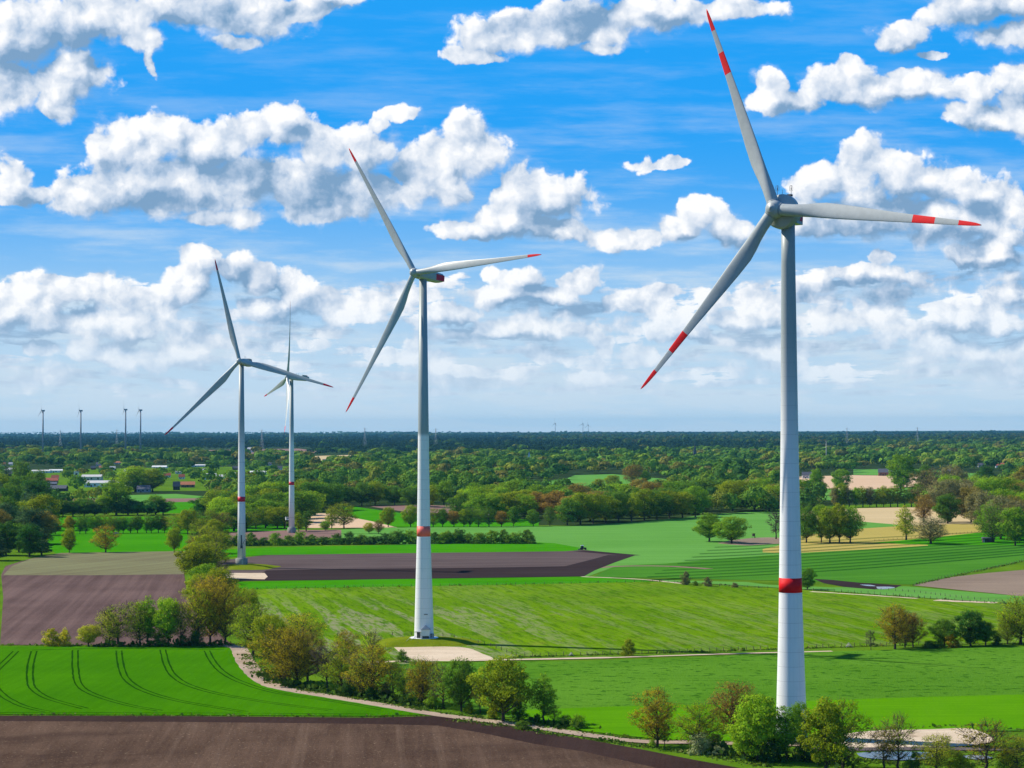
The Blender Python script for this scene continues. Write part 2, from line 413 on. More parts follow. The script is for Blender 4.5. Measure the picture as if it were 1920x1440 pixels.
def pasture_extra(nt, p, c):
    q = rot_scale(nt, p, R(102), (0.006, 0.115))
    s = noise(nt, q, 1.0, 1.0, 0.4)
    br = noise(nt, rot_scale(nt, p, R(102), (0.10, 0.45)), 1.0, 5.0, 0.75)
    sepn = mk(nt, 'ShaderNodeSeparateXYZ'); nt.links.new(p.k, sepn.inputs[0])
    lft = S(nt, sepn.outputs[0]).ramp(60, -70, 0.30, 1.0) * S(nt, sepn.outputs[1]).ramp(1010, 900, 0.25, 1.0)
    c = mix(nt, s.ramp(.49, .53) * br.ramp(.40, .56) * lft * 0.9, c, lin(142, 142, 108))
    d = noise(nt, rot_scale(nt, p, R(102), (0.05, 0.42)), 1.0, 5.0, 0.75)
    c = mix(nt, d.ramp(.48, .62) * 0.62, c, lin(54, 94, 6))
    e = noise(nt, rot_scale(nt, p, R(60), (0.03, 0.07)), 1.0, 6.0, 0.75)
    return mix(nt, e.ramp(.56, .70) * 0.4, c, lin(138, 142, 60))
PASTURE = field_mat('pasture', lin(72, 118, 4), lin(122, 158, 18), ang=R(102), along=0.02, across=0.2, row_amt=0.4, patch=0.012, speck=lin(122, 124, 66), speck_thr=(.56, .68), speck_scale=0.3, bump=0.5, extra=pasture_extra)

sheet('ground', [(-34000, -9000), (34000, -9000), (34000, 32500), (-34000, 32500)], FAR, z=0.0, px=False)
_zk[0] = 2
sheet('grass', [(-260, 1700), (2200, 1700), (2080, 985), (2000, 935), (1500, 950), (1200, 985), (640, 985), (-100, 930), (-140, 1000)], GRASS)
# far clearings between the woods
sheet('far_field', [(20, 934), (330, 926), (400, 932), (400, 943), (200, 946), (20, 952)], PALE)
sheet('far_field', [(52, 936), (196, 934), (205, 944), (60, 947)], BROWN_FAR)
sheet('far_field', [(280, 935), (395, 934), (395, 941), (285, 944)], BROWN_FAR)
sheet('crop_field', [(296, 942), (420, 940), (425, 962), (300, 962)], BRIGHT)
sheet('crop_field', [(90, 970), (420, 968), (430, 1002), (92, 1004)], BRIGHT)
sheet('crop_field', [(92, 1003), (350, 998), (356, 1034), (105, 1038), (86, 1025)], BRIGHT)
sheet('crop_field', [(636, 951), (665, 950), (780, 966), (1010, 975), (1010, 990), (800, 992), (690, 986)], BRIGHT)
sheet('far_field', [(690, 949), (800, 947), (900, 950), (900, 962), (775, 962)], BROWN_FAR)
sheet('far_field', [(578, 962), (625, 963), (700, 978), (745, 989), (640, 990), (575, 990)], PINK)
sheet('crop_field', [(405, 985), (545, 982), (560, 994), (405, 999)], BRIGHT)
sheet('ploughed_field', [(400, 1000), (545, 994), (700, 993), (700, 1006), (400, 1016)], BROWN_FAR)
sheet('far_field', [(978, 908), (1060, 898), (1078, 891), (1150, 889), (1255, 899), (1258, 909), (1150, 913), (1050, 920), (985, 920)], PALE)
sheet('far_field', [(1090, 922), (1190, 911), (1300, 908), (1300, 918), (1180, 930), (1140, 938)], OLIVE)
sheet('far_field', [(1480, 894), (1600, 891), (1750, 893), (1855, 902), (1850, 910), (1700, 913), (1600, 921), (1480, 914)], PINK)
sheet('far_field', [(1480, 911), (1600, 919), (1720, 914), (1720, 930), (1560, 938), (1480, 934)], PALE)
sheet('far_field', [(1800, 902), (1930, 900), (1990, 906), (1990, 925), (1800, 914)], PALE)
sheet('far_field', [(1600, 880), (1720, 880), (1860, 890), (1860, 896), (1600, 890)], PALE)
sheet('far_field', [(330, 845), (560, 841), (600, 846), (560, 856), (400, 856)], BROWN_FAR)
sheet('far_field', [(560, 856), (690, 852), (690, 862), (580, 864)], BEIGE)
for q_, m_ in (([(1080, 862), (1240, 859), (1250, 863), (1100, 867)], PALE), ([(700, 905), (800, 901), (812, 906), (720, 911)], OLIVE), ([(1250, 872), (1390, 868), (1400, 873), (1260, 878)], PALE), ([(1650, 858), (1830, 855), (1840, 860), (1660, 864)], BEIGE),
               ([(560, 906), (640, 903), (650, 908), (570, 912)], PALE), ([(1290, 897), (1400, 893), (1410, 902), (1300, 906)], PALE), ([(820, 896), (930, 893), (940, 901), (830, 905)], OLIVE), ([(-40, 884), (330, 876), (560, 874), (560, 906), (400, 920), (20, 926), (-40, 922)], GRASS)):
    sheet('far_field', q_, m_)
# middle distance
sheet('crop_field', [(640, 993), (700, 990), (960, 987), (1070, 987), (1200, 979), (1340, 964), (1480, 955), (1560, 965), (1560, 1036), (1440, 1044), (1330, 1051), (1240, 1058), (1150, 1064), (1095, 1084), (1050, 1060), (1000, 1040), (640, 1012)], PALE)
sheet('stubble_field', [(1480, 958), (1615, 953), (1720, 951), (1860, 958), (1860, 982), (1700, 987), (1600, 990), (1480, 990)], BEIGE)
sheet('crop_field', [(1480, 975), (1612, 978), (1695, 985), (1615, 995), (1480, 1000)], PALE)
sheet('dry_grass', [(1480, 1006), (1560, 998), (1620, 991), (1700, 986), (1840, 981), (1840, 999), (1700, 1013), (1610, 1019), (1480, 1022)], OLIVE)
sheet('meadow', [(1640, 1018), (1740, 1009), (1835, 999), (1990, 1000), (1990, 1030), (1740, 1027)], BRIGHT)
sheet('dry_grass', [(1430, 1030), (1480, 1019), (1600, 1017), (1740, 1022), (1740, 1026), (1600, 1032), (1480, 1038), (1430, 1036)], OLIVE)
sheet('bare_patch', smooth_line([(1345, 1019), (1375, 1013), (1412, 1009), (1450, 1008), (1475, 1011), (1474, 1019), (1440, 1021), (1395, 1023), (1345, 1019)], 4)[:-1], SOIL_RIGHT)
sheet('cereal_field', [(1140, 1068), (1160, 1061), (1250, 1057), (1350, 1048), (1480, 1039), (1700, 1026), (1760, 1022), (1920, 1022), (2000, 1021), (2000, 1044), (1920, 1053), (1800, 1077), (1722, 1097), (1640, 1094), (1500, 1090), (1400, 1088), (1250, 1084), (1110, 1083)], STRIPED)
mb = MB(); zr = 0.004 * (_zk[0] + 1); _zk[0] += 1
for k in range(11):
    y0 = 1096 - k * 6.2; y1 = 1064 - k * 4.6
    for s_ in (0, 1.1):
        ribbon_mb(mb, smooth_line([(1200 + 14 * k, y0 - 8 + s_), (1420, y0 - 8 - (220 - 14 * k) * .045 + s_), (1640, y0 - 22 - (220 - 14 * k) * .045 + s_), (1930, y1 - 22 - 3 + s_)]), 2.2, zr)
o = mb.build('wheel_tracks', RUT2); tag(o, kind='structure')
ribbon('soil_strip', [(1120, 1065), (1165, 1062), (1250, 1062), (1330, 1067)], 7, BROWN_FAR, .1)
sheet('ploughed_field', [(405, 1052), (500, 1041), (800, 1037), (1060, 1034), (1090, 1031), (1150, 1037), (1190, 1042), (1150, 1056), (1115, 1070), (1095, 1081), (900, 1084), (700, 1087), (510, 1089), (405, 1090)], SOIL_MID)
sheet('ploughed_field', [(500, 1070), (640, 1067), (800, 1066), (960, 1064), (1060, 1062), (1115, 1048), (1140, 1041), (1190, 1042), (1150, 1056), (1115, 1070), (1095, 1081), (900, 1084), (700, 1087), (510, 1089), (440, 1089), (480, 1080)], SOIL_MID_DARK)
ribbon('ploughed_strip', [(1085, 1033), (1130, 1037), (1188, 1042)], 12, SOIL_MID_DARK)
sheet('crop_field', [(405, 1032), (500, 1027), (700, 1023), (1000, 1017), (1040, 1019), (1085, 1027), (1095, 1031), (1060, 1034), (800, 1037), (500, 1041), (405, 1046)], BRIGHT)
sheet('ploughed_field', [(2, 1079), (10, 1062), (60, 1047), (115, 1037), (330, 1034), (350, 1034), (345, 1075), (350, 1110), (370, 1150), (430, 1205), (445, 1210), (0, 1210), (6, 1120)], SOIL_LEFT)
sheet('stubble_field', [(6, 1079), (22, 1062), (60, 1047), (115, 1037), (330, 1034), (350, 1034), (345, 1077), (180, 1079)], SOIL_TAN)
# near pasture, strip behind its fence, meadow on the right
sheet('meadow', [(430, 1092), (700, 1087), (1095, 1082), (1200, 1088), (1260, 1094), (1000, 1096), (700, 1101), (430, 1106)], BRIGHT)
sheet('pasture', [(420, 1106), (700, 1101), (1000, 1096), (1240, 1091), (1400, 1100), (1560, 1110), (1720, 1122), (1920, 1134), (2020, 1136), (2020, 1204), (1920, 1206), (1640, 1212), (1280, 1223), (980, 1232), (900, 1240), (700, 1250), (560, 1230), (440, 1190)], PASTURE)
sheet('crop_field', [(720, 1247), (880, 1243), (1100, 1240), (1300, 1233), (1450, 1226), (1640, 1220), (1920, 1213), (2040, 1212), (2040, 1372), (1500, 1372), (1200, 1372), (950, 1346), (800, 1310), (700, 1280)], BIGR)
sheet('meadow', [(940, 1334), (1150, 1326), (1400, 1320), (1480, 1316), (1700, 1309), (2040, 1300), (2040, 1366), (1850, 1369), (1640, 1375), (1580, 1384), (1400, 1391), (1240, 1388), (1100, 1372), (980, 1352)], BIGR2)
sheet('meadow', [(1800, 1098 + 11), (1700, 1100), (1560, 1102), (1440, 1097), (1400, 1092), (1240, 1088), (1250, 1091), (1400, 1099), (1560, 1109), (1720, 1121), (1920, 1133), (2000, 1134), (2000, 1122), (1920, 1119)], PALE)
sheet('ploughed_field', [(1712, 1098), (1782, 1083), (1850, 1075), (1920, 1069), (2000, 1065), (2000, 1122), (1920, 1119), (1800, 1107)], SOIL_RIGHT)
sheet('soil_strip', [(1525, 1086), (1560, 1088), (1610, 1093), (1690, 1098), (1680, 1103), (1640, 1106), (1590, 1102), (1545, 1094)], SOIL_MID_DARK)
# front left: lush crop with tramlines, and the big brown field
sheet('crop_field', [(-90, 1213), (432, 1213), (443, 1222), (450, 1238), (470, 1260), (500, 1283), (555, 1298), (640, 1313), (720, 1327), (800, 1341), (700, 1344), (330, 1342), (-90, 1340)], LUSH)
TRAM = [[(64, 1222), (57, 1250), (57, 1280), (66, 1296), (95, 1312), (160, 1330)], [(141, 1220), (142, 1260), (150, 1287), (180, 1305), (240, 1323), (300, 1334)],
        [(223, 1221), (227, 1250), (238, 1275), (270, 1296), (330, 1314), (420, 1330), (460, 1336)], [(305, 1219), (314, 1250), (330, 1272), (365, 1290), (430, 1306), (530, 1322), (620, 1333)],
        [(388, 1221), (400, 1243), (420, 1263), (455, 1281), (520, 1300), (640, 1318), (720, 1332)], [(-20, 1268), (0, 1300), (40, 1324), (90, 1336)], [(-40, 1290), (30, 1222)]]
mb = MB(); zr = 0.004 * (_zk[0] + 1); _zk[0] += 1
for i, ln in enumerate(TRAM):
    L_ = smooth_line(ln, 8)
    co = [at(x, y) for x, y in L_]
    for sd_ in (-1, 1):
        off = []
        for j, c in enumerate(co):
            t = (co[min(j + 1, len(co) - 1)] - co[max(j - 1, 0)]); t.z = 0; t.normalize()
            off.append((c.x - t.y * sd_ * 1.0, c.y + t.x * sd_ * 1.0, 0))
        ribbon_mb(mb, off, 0.62, zr, random.Random(i), px=False, wob=.35)
ribbon_mb(mb, smooth_line([(-80, 1337), (330, 1338), (700, 1340)]), 0.8, zr, random.Random(5), wob=.5)
ribbon_mb(mb, smooth_line([(60, 1220), (200, 1217), (420, 1219)]), 1.2, zr, random.Random(5), wob=.5)
o = mb.build('wheel_tracks', RUT); tag(o, kind='structure')
sheet('ploughed_field', [(-130, 1343), (330, 1344), (700, 1347), (800, 1344), (850, 1346), (905, 1355), (1000, 1371), (1100, 1388), (1200, 1406), (1300, 1426), (1400, 1444), (1700, 1530), (1700, 1700), (-260, 1700)], SOIL_FRONT)
_h = [(-130, 1343), (330, 1344), (700, 1347), (800, 1344), (850, 1346), (905, 1355), (1000, 1371), (1100, 1388), (1200, 1406), (1300, 1426), (1400, 1444), (1500, 1474)]
sheet('ploughed_headland', _h + [(1320, 1462), (1180, 1430), (1100, 1412), (1000, 1396), (900, 1375), (820, 1362), (700, 1359), (330, 1355), (-130, 1353)], SOIL_DARK)
# farm track, hardstandings, pond
ribbon('track', [(380, 1210), (425, 1211), (445, 1215), (453, 1226), (462, 1244), (480, 1266), (505, 1283), (540, 1294), (600, 1304), (660, 1314), (720, 1324), (800, 1338), (880, 1349), (940, 1356), (1000, 1364), (1060, 1373), (1120, 1382), (1180, 1389.5), (1240, 1393), (1300, 1393), (1400, 1396), (1500, 1397), (1620, 1394)],
       [6.5] * 40 + [5.2] * 200, TRACK, .08)
sheet('hardstanding', smooth_line([(1540, 1394), (1590, 1377), (1650, 1371), (1740, 1369), (1810, 1367), (1838, 1373), (1862, 1385), (1850, 1395), (1780, 1402), (1700, 1404), (1590, 1404), (1540, 1394)], 4)[:-1], SAND)
sheet('road', [(1500, 1404), (1740, 1402), (1920, 1404), (1920, 1409), (1740, 1408), (1500, 1410)], ASPHALT)
sheet('hardstanding', smooth_line([(738, 1214), (760, 1213), (800, 1213), (850, 1214), (880, 1217), (905, 1227), (925, 1236), (900, 1240), (850, 1240), (800, 1240), (768, 1236), (748, 1223), (738, 1214)], 4)[:-1], SAND)
ribbon('track', [(700, 1243), (780, 1240), (900, 1239), (1000, 1237), (1100, 1235), (1180, 1233), (1300, 1229), (1420, 1225.5), (1560, 1222)], [4.2] * 28 + [2.6] * 60, SAND, .15)
sheet('hardstanding', [(415, 1077), (440, 1075), (496, 1075), (502, 1082), (496, 1087), (430, 1086)], SAND)
ribbon('track', [(1090, 1082), (1200, 1087), (1280, 1095)], 3.0, SAND, .2)
ribbon('track', [(1520, 1110), (1600, 1115), (1720, 1123)], 3.2, SAND, .3)
ribbon('track', [(1755, 1126), (1800, 1128.5), (1870, 1131)], 7, SAND, .3)
WATER, nt = new_mat('water')
finish(nt, (.02, .05, .06), 0.04, 0.6, bump=noise(nt, pos(nt), 0.9, 3.0), dist=0.012)
sheet('pond', smooth_line([(1606, 1414), (1650, 1411), (1735, 1412), (1752, 1417), (1735, 1425), (1680, 1427), (1620, 1422), (1606, 1414)], 4)[:-1], WATER)
sheet('pond', smooth_line([(1790, 1419), (1835, 1418), (1862, 1422), (1830, 1426), (1790, 1419)], 4)[:-1], WATER)
sheet('water', smooth_line([(1612, 1097), (1632, 1097.5), (1642, 1100), (1625, 1099.5), (1612, 1097)], 3)[:-1], WATER)
sheet('water', smooth_line([(1643, 1101), (1668, 1101), (1678, 1103), (1660, 1105.5), (1646, 1105), (1643, 1101)], 3)[:-1], WATER)

# ------------------------------------------------------------------ haze
HAZE, nt = new_mat('haze')
pv = mk(nt, 'ShaderNodeVolumePrincipled')
pv.inputs['Color'].default_value = (.20, .66, 1.0, 1); pv.inputs['Density'].default_value = 1.6e-5
pv.inputs['Anisotropy'].default_value = 0.0
pv.inputs['Density Attribute'].default_value = ''; pv.inputs['Temperature Attribute'].default_value = ''
nt.links.new(pv.outputs[0], mk(nt, 'ShaderNodeOutputMaterial').inputs['Volume'])
mb = MB(); mb.box(0, 11500, -1.0, 70000, 43000, 211.0)
tag(mb.build('haze', HAZE), kind='stuff')
# ------------------------------------------------------------------ wind turbines
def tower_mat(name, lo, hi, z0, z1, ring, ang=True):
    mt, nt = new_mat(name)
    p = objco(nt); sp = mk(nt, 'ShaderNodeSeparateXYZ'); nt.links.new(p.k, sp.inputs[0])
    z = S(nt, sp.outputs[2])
    c = mix(nt, z.ramp(z0, z1), lo, hi)                   # upper tower darkened in the colour by height, as if in deeper shade
    fr = (z / ring)._m('FRACT')
    seam = ((fr - 0.5).abs()).ramp(0.478, 0.492)          # joints between the rings
    c = mix(nt, seam * 0.38, c, tuple(.35 * x for x in lo))
    at2 = S(nt, sp.outputs[1])._m('ARCTAN2', S(nt, sp.outputs[0]))
    k = (z / ring)._m('FLOOR')
    seg = ((at2 / (2 * math.pi) * 3 + k * 0.5)._m('FRACT') - 0.5).abs().ramp(0.492, 0.497) * z.ramp(z1, z0 - 1)
    c = mix(nt, seg * 0.12, c, tuple(.4 * x for x in lo))
    n1 = noise(nt, combine(nt, at2 * 6.0, z * 0.03), 1.0, 5.0)
    n2 = noise(nt, p, 0.25, 4.0)
    c = mix(nt, n1.ramp(.45, .75) * 0.13 + n2.ramp(.5, .8) * 0.10, c, (.40, .42, .40))
    finish(nt, c, 0.45, 0.4); return mt
PAINT = plain('grey_paint', (.42, .455, .45), 0.38, 0.4, var=.05)
PAINT_D = plain('darker_grey_paint', (.30, .33, .34), 0.45, 0.4, var=.06)
WHITE_P = plain('white_paint', (.78, .80, .80), 0.4, 0.4, var=.04)
RED = plain('signal_red', lin(232, 8, 22), 0.65, 0.25, var=.05)
SALMON = plain('faded_red', lin(246, 112, 96), 0.5, 0.3, var=.05)
CRIMSON = plain('crimson', lin(214, 26, 62), 0.45, 0.3, var=.05)
CONC = plain('concrete', (.40, .39, .36), 0.85, 0.2, var=.2, scale=.5)
STEEL = plain('galvanised', (.35, .37, .38), 0.5, 0.4, metal=.3)
DARK = plain('dark_metal', (.05, .055, .06), 0.55, 0.4)
def blade_mesh(name, L, root_r, chord, bands, mats, pitch, sgn=1):
    st = [(0, 1, .8), (.03, 1, .8), (.07, .92, .80), (.12, .72, .88), (.17, .55, .96), (.22, .44, 1.0), (.30, .36, .95), (.4, .30, .83), (.5, .27, .70),
          (.6, .25, .57), (.667, .24, .50), (.72, .23, .455), (.776, .22, .41), (.83, .21, .36), (.89, .2, .31), (.94, .2, .25), (.97, .2, .19), (.99, .2, .11), (1.0, .2, .03)]
    n = 22; mb = MB(); b = 0
    for f, th_, ch in st:
        x = f * L; w = min(1, max(0, (f - .03) / .19)); w = w * w * (3 - 2 * w)
        tw = R(14) * (1 - f) ** 2 * (w) + pitch
        pre = 2.2 * f * f
        c = root_r * 2 * (1 - w) + chord * ch * w
        t = root_r * 2 * (1 - w) + c * th_ * w * .62
        for k in range(n):
            a = 2 * math.pi * k / n
            ci, sn = math.cos(a), math.sin(a)
            cx = ci * .5 * c; tk = sn * .5 * t * (1 - w * (.45 * (1 - ci) * .5 + 0 * sn))
            cx -= w * .18 * c
            y = cx * math.cos(tw) - tk * math.sin(tw); z = cx * math.sin(tw) + tk * math.cos(tw)
            mb.v.append((x, -y, z + pre))
    for i in range(len(st) - 1):
        f = (st[i][0] + st[i + 1][0]) / 2
        mi = 1 if any(a <= f <= c for a, c in bands) else 0
        for k in range(n):
            k2 = (k + 1) % n
            mb.f.append((i * n + k2, i * n + k, (i + 1) * n + k, (i + 1) * n + k2)); mb.mi.append(mi); mb.sm.append(True)
    mb.f.append(tuple((len(st) - 1) * n + n - 1 - k for k in range(n))); mb.mi.append(1); mb.sm.append(False)
    return mb.mesh(name, mats)
def sph_profile(r, z0, ztop, pw=2.0, n=10):
    return [(r * (1 - t ** pw) ** (1 / pw) if t < 1 else .02, z0 + (ztop - z0) * t) for t in np.linspace(0, 1, n)]

def turbine(name, label, base, hub, psi, tilt, cone, L, ph, prof, band, bandmat, tmat, bladem, bands, style, pitch=0.0, group='wind turbines', chord=3.9, sgn=1):
    root = empty(name, base); tag(root, label, 'wind turbine', group)
    B = Vector(base)
    prof = prof[:-1] + [(prof[-1][0], hub[2] - B.z - (3.2 if style == 'ring' else 1.5))]
    mb = MB(); mb.lathe([(r, z) for r, z in prof], 56)
    mb.build('tower', tmat, root)
    def rad(z):
        for (r0, z0), (r1, z1) in zip(prof, prof[1:]):
            if z0 <= z <= z1: return r0 + (r1 - r0) * (z - z0) / (z1 - z0)
        return prof[-1][0]
    mb = MB(); mb.lathe([(rad(band[0]) + .004, band[0]), (rad(band[0]) + .03, band[0]), (rad(band[1]) + .03, band[1]), (rad(band[1]) + .004, band[1])], 56, cap=False)
    mb.build('red_band', bandmat, root)
    n = Vector((-math.sin(psi) * math.cos(tilt), -math.cos(psi) * math.cos(tilt), math.sin(tilt)))
    e1 = Vector((math.cos(psi), -math.sin(psi), 0)); e2 = e1.cross(n)
    if e2.z < 0: e2 = -e2
    h = Vector(hub) - B
    # nacelle frame: local z = n (towards the wind), x = e1, y = e2
    A = Matrix(((e1.x, e2.x, n.x), (e1.y, e2.y, n.y), (e1.z, e2.z, n.z)))
    def loc(x, y, z): return h + A @ Vector((x, y, z))
    def boxn(mb, x, y, z, sx, sy, sz, mi=0, taper=1.0):
        vs = []
        for zz, tp in ((z - sz / 2, taper), (z + sz / 2, 1.0)):
            for a, c in ((-1, -1), (1, -1), (1, 1), (-1, 1)):
                vs.append(loc(x + a * sx / 2 * tp, y + c * sy / 2 * tp, zz))
        mb.add(vs, [(3, 2, 1, 0), (4, 5, 6, 7), (0, 1, 5, 4), (1, 2, 6, 5), (2, 3, 7, 6), (3, 0, 4, 7)], mi)
    if style == 'ring':
        nac = MB()
        nac.lathe([(1.9, -1.2), (2.6, -1.6), (4.1, -2.5), (4.5, -2.8), (4.6, -3.2), (4.6, -4.9), (4.45, -5.2), (4.15, -5.5), (3.9, -6.3), (3.3, -7.2), (2.6, -8.0), (2.5, -8.2), (2.45, -9.6), (.3, -9.9)], 56, c=h, axis=A)
        no = nac.build('nacelle', PAINT, root)
        rb = MB(); boxn(rb, 0, -1.1, -10.0, 3.9, 2.3, 3.2, 0, 1.0); rb.build('rear_housing', PAINT, no)
        rp = MB(); boxn(rp, 0, -.85, -10.6, 3.96, 1.2, 1.5); rp.build('red_panel', CRIMSON, no)
        hb = MB(); hb.lathe([(2.15, -1.5), (2.35, -.9), (2.4, 0), (2.2, 1.2), (1.75, 1.85), (1.35, 2.05), (1.3, 2.25), (1.2, 2.32), (.35, 2.38), (.3, 2.6), (.02, 2.65)], 40, c=h, axis=A)
        hubo = hb.build('hub', PAINT, root); rr = 1.58; ro = 1.9
        for x, zz in ((-1.9, -4.2), (1.6, -5.4)):
            l = MB(); p0 = loc(x, 4.5, zz)
            l.tube([p0, p0 + Vector((0, 0, 1.5))], .06, 6)
            for k in range(4):
                a = k * math.pi / 2; ux = Vector((math.cos(a) * .42, math.sin(a) * .42, 0))
                l.tube([p0 + Vector((0, 0, 1.2)) + ux * .6, p0 + Vector((0, 0, 1.45)) + ux, p0 + Vector((0, 0, 2.4)) + ux, p0 + Vector((0, 0, 2.65)) + ux * .5, p0 + Vector((0, 0, 2.7))], .045, 5)
            l.tube([p0 + Vector((0, 0, 1.5)), p0 + Vector((0, 0, 2.1))], .13, 8)
            l.build('warning_light', DARK, no)
        l = MB(); p0 = loc(-.6, 4.6, -4.6); l.tube([p0, p0 + Vector((0, 0, 1.5))], .05, 5); l.build('wind_vane', DARK, no)
        l = MB(); boxn(l, 1.3, 4.55, -5.1, 1.4, .5, .8); l.build('roof_hatch', DARK, no)
    else:
        nac = MB()
        pr = [(-1.5, 1.55, 1.5, 1.5), (-2.2, 1.75, 1.75, 1.75), (-4, 1.85, 1.9, 2.0), (-8, 1.9, 1.95, 2.05), (-15, 1.85, 1.75, 2.0), (-16.6, 1.7, 1.3, 1.9), (-17, 1.5, 1.0, 1.7)]
        b0 = 0
        for z, w, dn, u_ in pr:
            for k in range(20):
                a = 2 * math.pi * k / 20; c_, s_ = math.cos(a), math.sin(a)
                q = (abs(c_) ** 5 + abs(s_) ** 5) ** (-.2)
                nac.v.append(tuple(loc(c_ * q * w, s_ * q * (u_ if s_ > 0 else dn), z)))
        for i in range(len(pr) - 1):
            for k in range(20):
                k2 = (k + 1) % 20
                nac.f.append((i * 20 + k, i * 20 + k2, (i + 1) * 20 + k2, (i + 1) * 20 + k)); nac.mi.append(0); nac.sm.append(False)
        nac.f.append(tuple((len(pr) - 1) * 20 + k for k in range(20))); nac.mi.append(0); nac.sm.append(False)
        nac.f.append(tuple(range(20))); nac.mi.append(0); nac.sm.append(False)
        no = nac.build('nacelle', PAINT, root)
        if style == 'box_red':
            rp = MB(); boxn(rp, 0, .05, -14.2, 3.86, 2.3, 5.2, 0); rp.build('red_panel', CRIMSON, no)
        else:
            rp = MB(); boxn(rp, 0, 2.0, -13.2, 3.3, 1.5, 3.6); rp.build('cooler', PAINT_D, no)
            rp = MB(); boxn(rp, 0, 1.9, -15.2, 3.34, 1.1, .5); rp.build('red_panel', CRIMSON, no)
            for zz in (-7.0, -8.6):
                l = MB(); p0 = loc(.5, 2.0, zz); l.tube([p0, p0 + Vector((0, 0, 1.9))], .07, 5); l.build('wind_vane', DARK, no)
        hb = MB(); hb.lathe([(1.5, -1.5), (1.65, -1.0), (1.75, 0)] + sph_profile(1.75, 0, 2.1), 32, c=h, axis=A)
        hubo = hb.build('hub', PAINT, root); rr = 1.15; ro = 1.2
    for k in range(3):
        a = ph + k * 2 * math.pi / 3
        bdir = (e1 * math.cos(a) + e2 * math.sin(a)) * math.cos(cone) + n * math.sin(cone)
        tdir = n.cross(bdir).normalized(); ndir = bdir.cross(tdir)
        M_ = Matrix(((bdir.x, tdir.x, ndir.x, 0), (bdir.y, tdir.y, ndir.y, 0), (bdir.z, tdir.z, ndir.z, 0), (0, 0, 0, 1)))
        M_.translation = h + bdir * ro * .9
        o = link('blade', bladem, root); o.matrix_local = M_
        if style == 'ring':
            cl = MB(); cl.lathe([(rr + .1, -.5), (rr + .16, -.2), (rr + .16, .35), (rr + .02, .5)], 32, axis=Matrix(((0, 0, 1), (1, 0, 0), (0, 1, 0))), mi=0)
            cl.build('blade_collar', PAINT_D, o)
    return root
def hubpos(basep, hx, hy, off):
    return at_d(hx, hy, basep.y - off)
SHADET, PALET = (.33, .375, .375), (.84, .845, .84)  # first tone: shade-like darkening painted into the tower tops; second: the tower colour
b1 = at(1484, 1384); bm1 = blade_mesh('blade', 58.5, 1.58, 4.3, [(.665, .778), (.889, 1.1)], [PAINT, RED], R(4))
t1 = turbine('wind_turbine', 'largest wind turbine, with two red stripes on each blade and a round drum nacelle', b1, hubpos(b1, 1453, 392, 4.4),
        R(37), R(6.0), R(0.7), 60, R(111.8),
        [(4.15, 0), (3.9, 7.6), (3.55, 19), (3.3, 27), (3.0, 40), (2.62, 60), (2.3, 82), (2.05, 107), (1.85, 125), (1.8, 134.5)], (38.3, 42.1), RED,
        tower_mat('tower_near', PALET, SHADET, 66, 112, 3.8), bm1, None, 'ring')
b2 = at(795, 1195, 2.2); bm2 = blade_mesh('blade', 58.8, 1.12, 3.7, [(.889, 1.1)], [PAINT, RED], R(3))
t2 = turbine('wind_turbine', 'wind turbine with a faded salmon band, standing on a grass mound with stairs', b2, hubpos(b2, 777, 511, 4.6),
        R(34.2), R(5.3), R(1.0), 60, R(3.2),
        [(3.75, 0), (3.7, 1), (3.2, 18.5), (2.6, 38), (2.45, 46), (2.2, 62), (2.06, 77.5), (2.06, 78), (1.45, 133)], (38.4, 42.3), SALMON,
        tower_mat('tower_mid', PALET, SHADET, 76, 78, 3.75), bm2, None, 'box_red')
b3 = at(453, 1058, 2.0); bm3 = blade_mesh('blade', 61.4, 1.12, 4.0, [(.889, 1.1)], [PAINT, CRIMSON], R(3))
PROF3 = [(2.4, 3.4), (2.2, 30), (2.05, 48), (1.8, 80), (1.45, 117)]
t3 = turbine('wind_turbine', 'wind turbine on a concrete drum beside the dark ploughed field, service platform on its tower', b3, hubpos(b3, 449, 677, 4.5),
        R(14.6), R(4.7), R(1.6), 62, R(104.7), PROF3, (36.8, 39.8), CRIMSON, tower_mat('tower_far', PALET, SHADET, 58, 90, 12.0), bm3, None, 'box_cooler')
b4 = at(547, 999, 0.0); bm4 = blade_mesh('blade', 60.4, 1.12, 4.0, [(.889, 1.1)], [PAINT, CRIMSON], R(20))
t4 = turbine('wind_turbine', 'wind turbine with its rotor seen nearly edge on, behind the long shrub row', b4, hubpos(b4, 539, 707, 4.5),
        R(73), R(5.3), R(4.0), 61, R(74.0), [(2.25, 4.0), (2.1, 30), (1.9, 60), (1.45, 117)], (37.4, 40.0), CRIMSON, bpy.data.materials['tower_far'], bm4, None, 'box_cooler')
# bases
def drum(root, r, h_, mat):
    mb = MB(); mb.lathe([(r, -2.2), (r, h_), (r - .25, h_ + .12)], 48)
    mb.build('concrete_base', mat, root)
    for k in range(14):
        pass
PANEL, nt = new_mat('concrete_panels')
p_ = objco(nt); sp_ = mk(nt, 'ShaderNodeSeparateXYZ'); nt.links.new(p_.k, sp_.inputs[0])
an_ = S(nt, sp_.outputs[1])._m('ARCTAN2', S(nt, sp_.outputs[0]))
ln_ = ((an_ * 3.2)._m('FRACT') - .5).abs().ramp(.40, .47)
finish(nt, mix(nt, ln_ * .7 + noise(nt, p_, .7, 4.0).ramp(.4, .8) * .3, (.32, .31, .27), (.10, .10, .09)), .85, .2)
drum(t3, 3.55, 3.4, PANEL); drum(t4, 3.3, 4.0, PANEL)
mb = MB(); mb.lathe([(5.6, -.9), (5.6, -.12), (5.5, .02), (3.6, .03)], 56); mb.build('foundation_plate', CONC, t1)
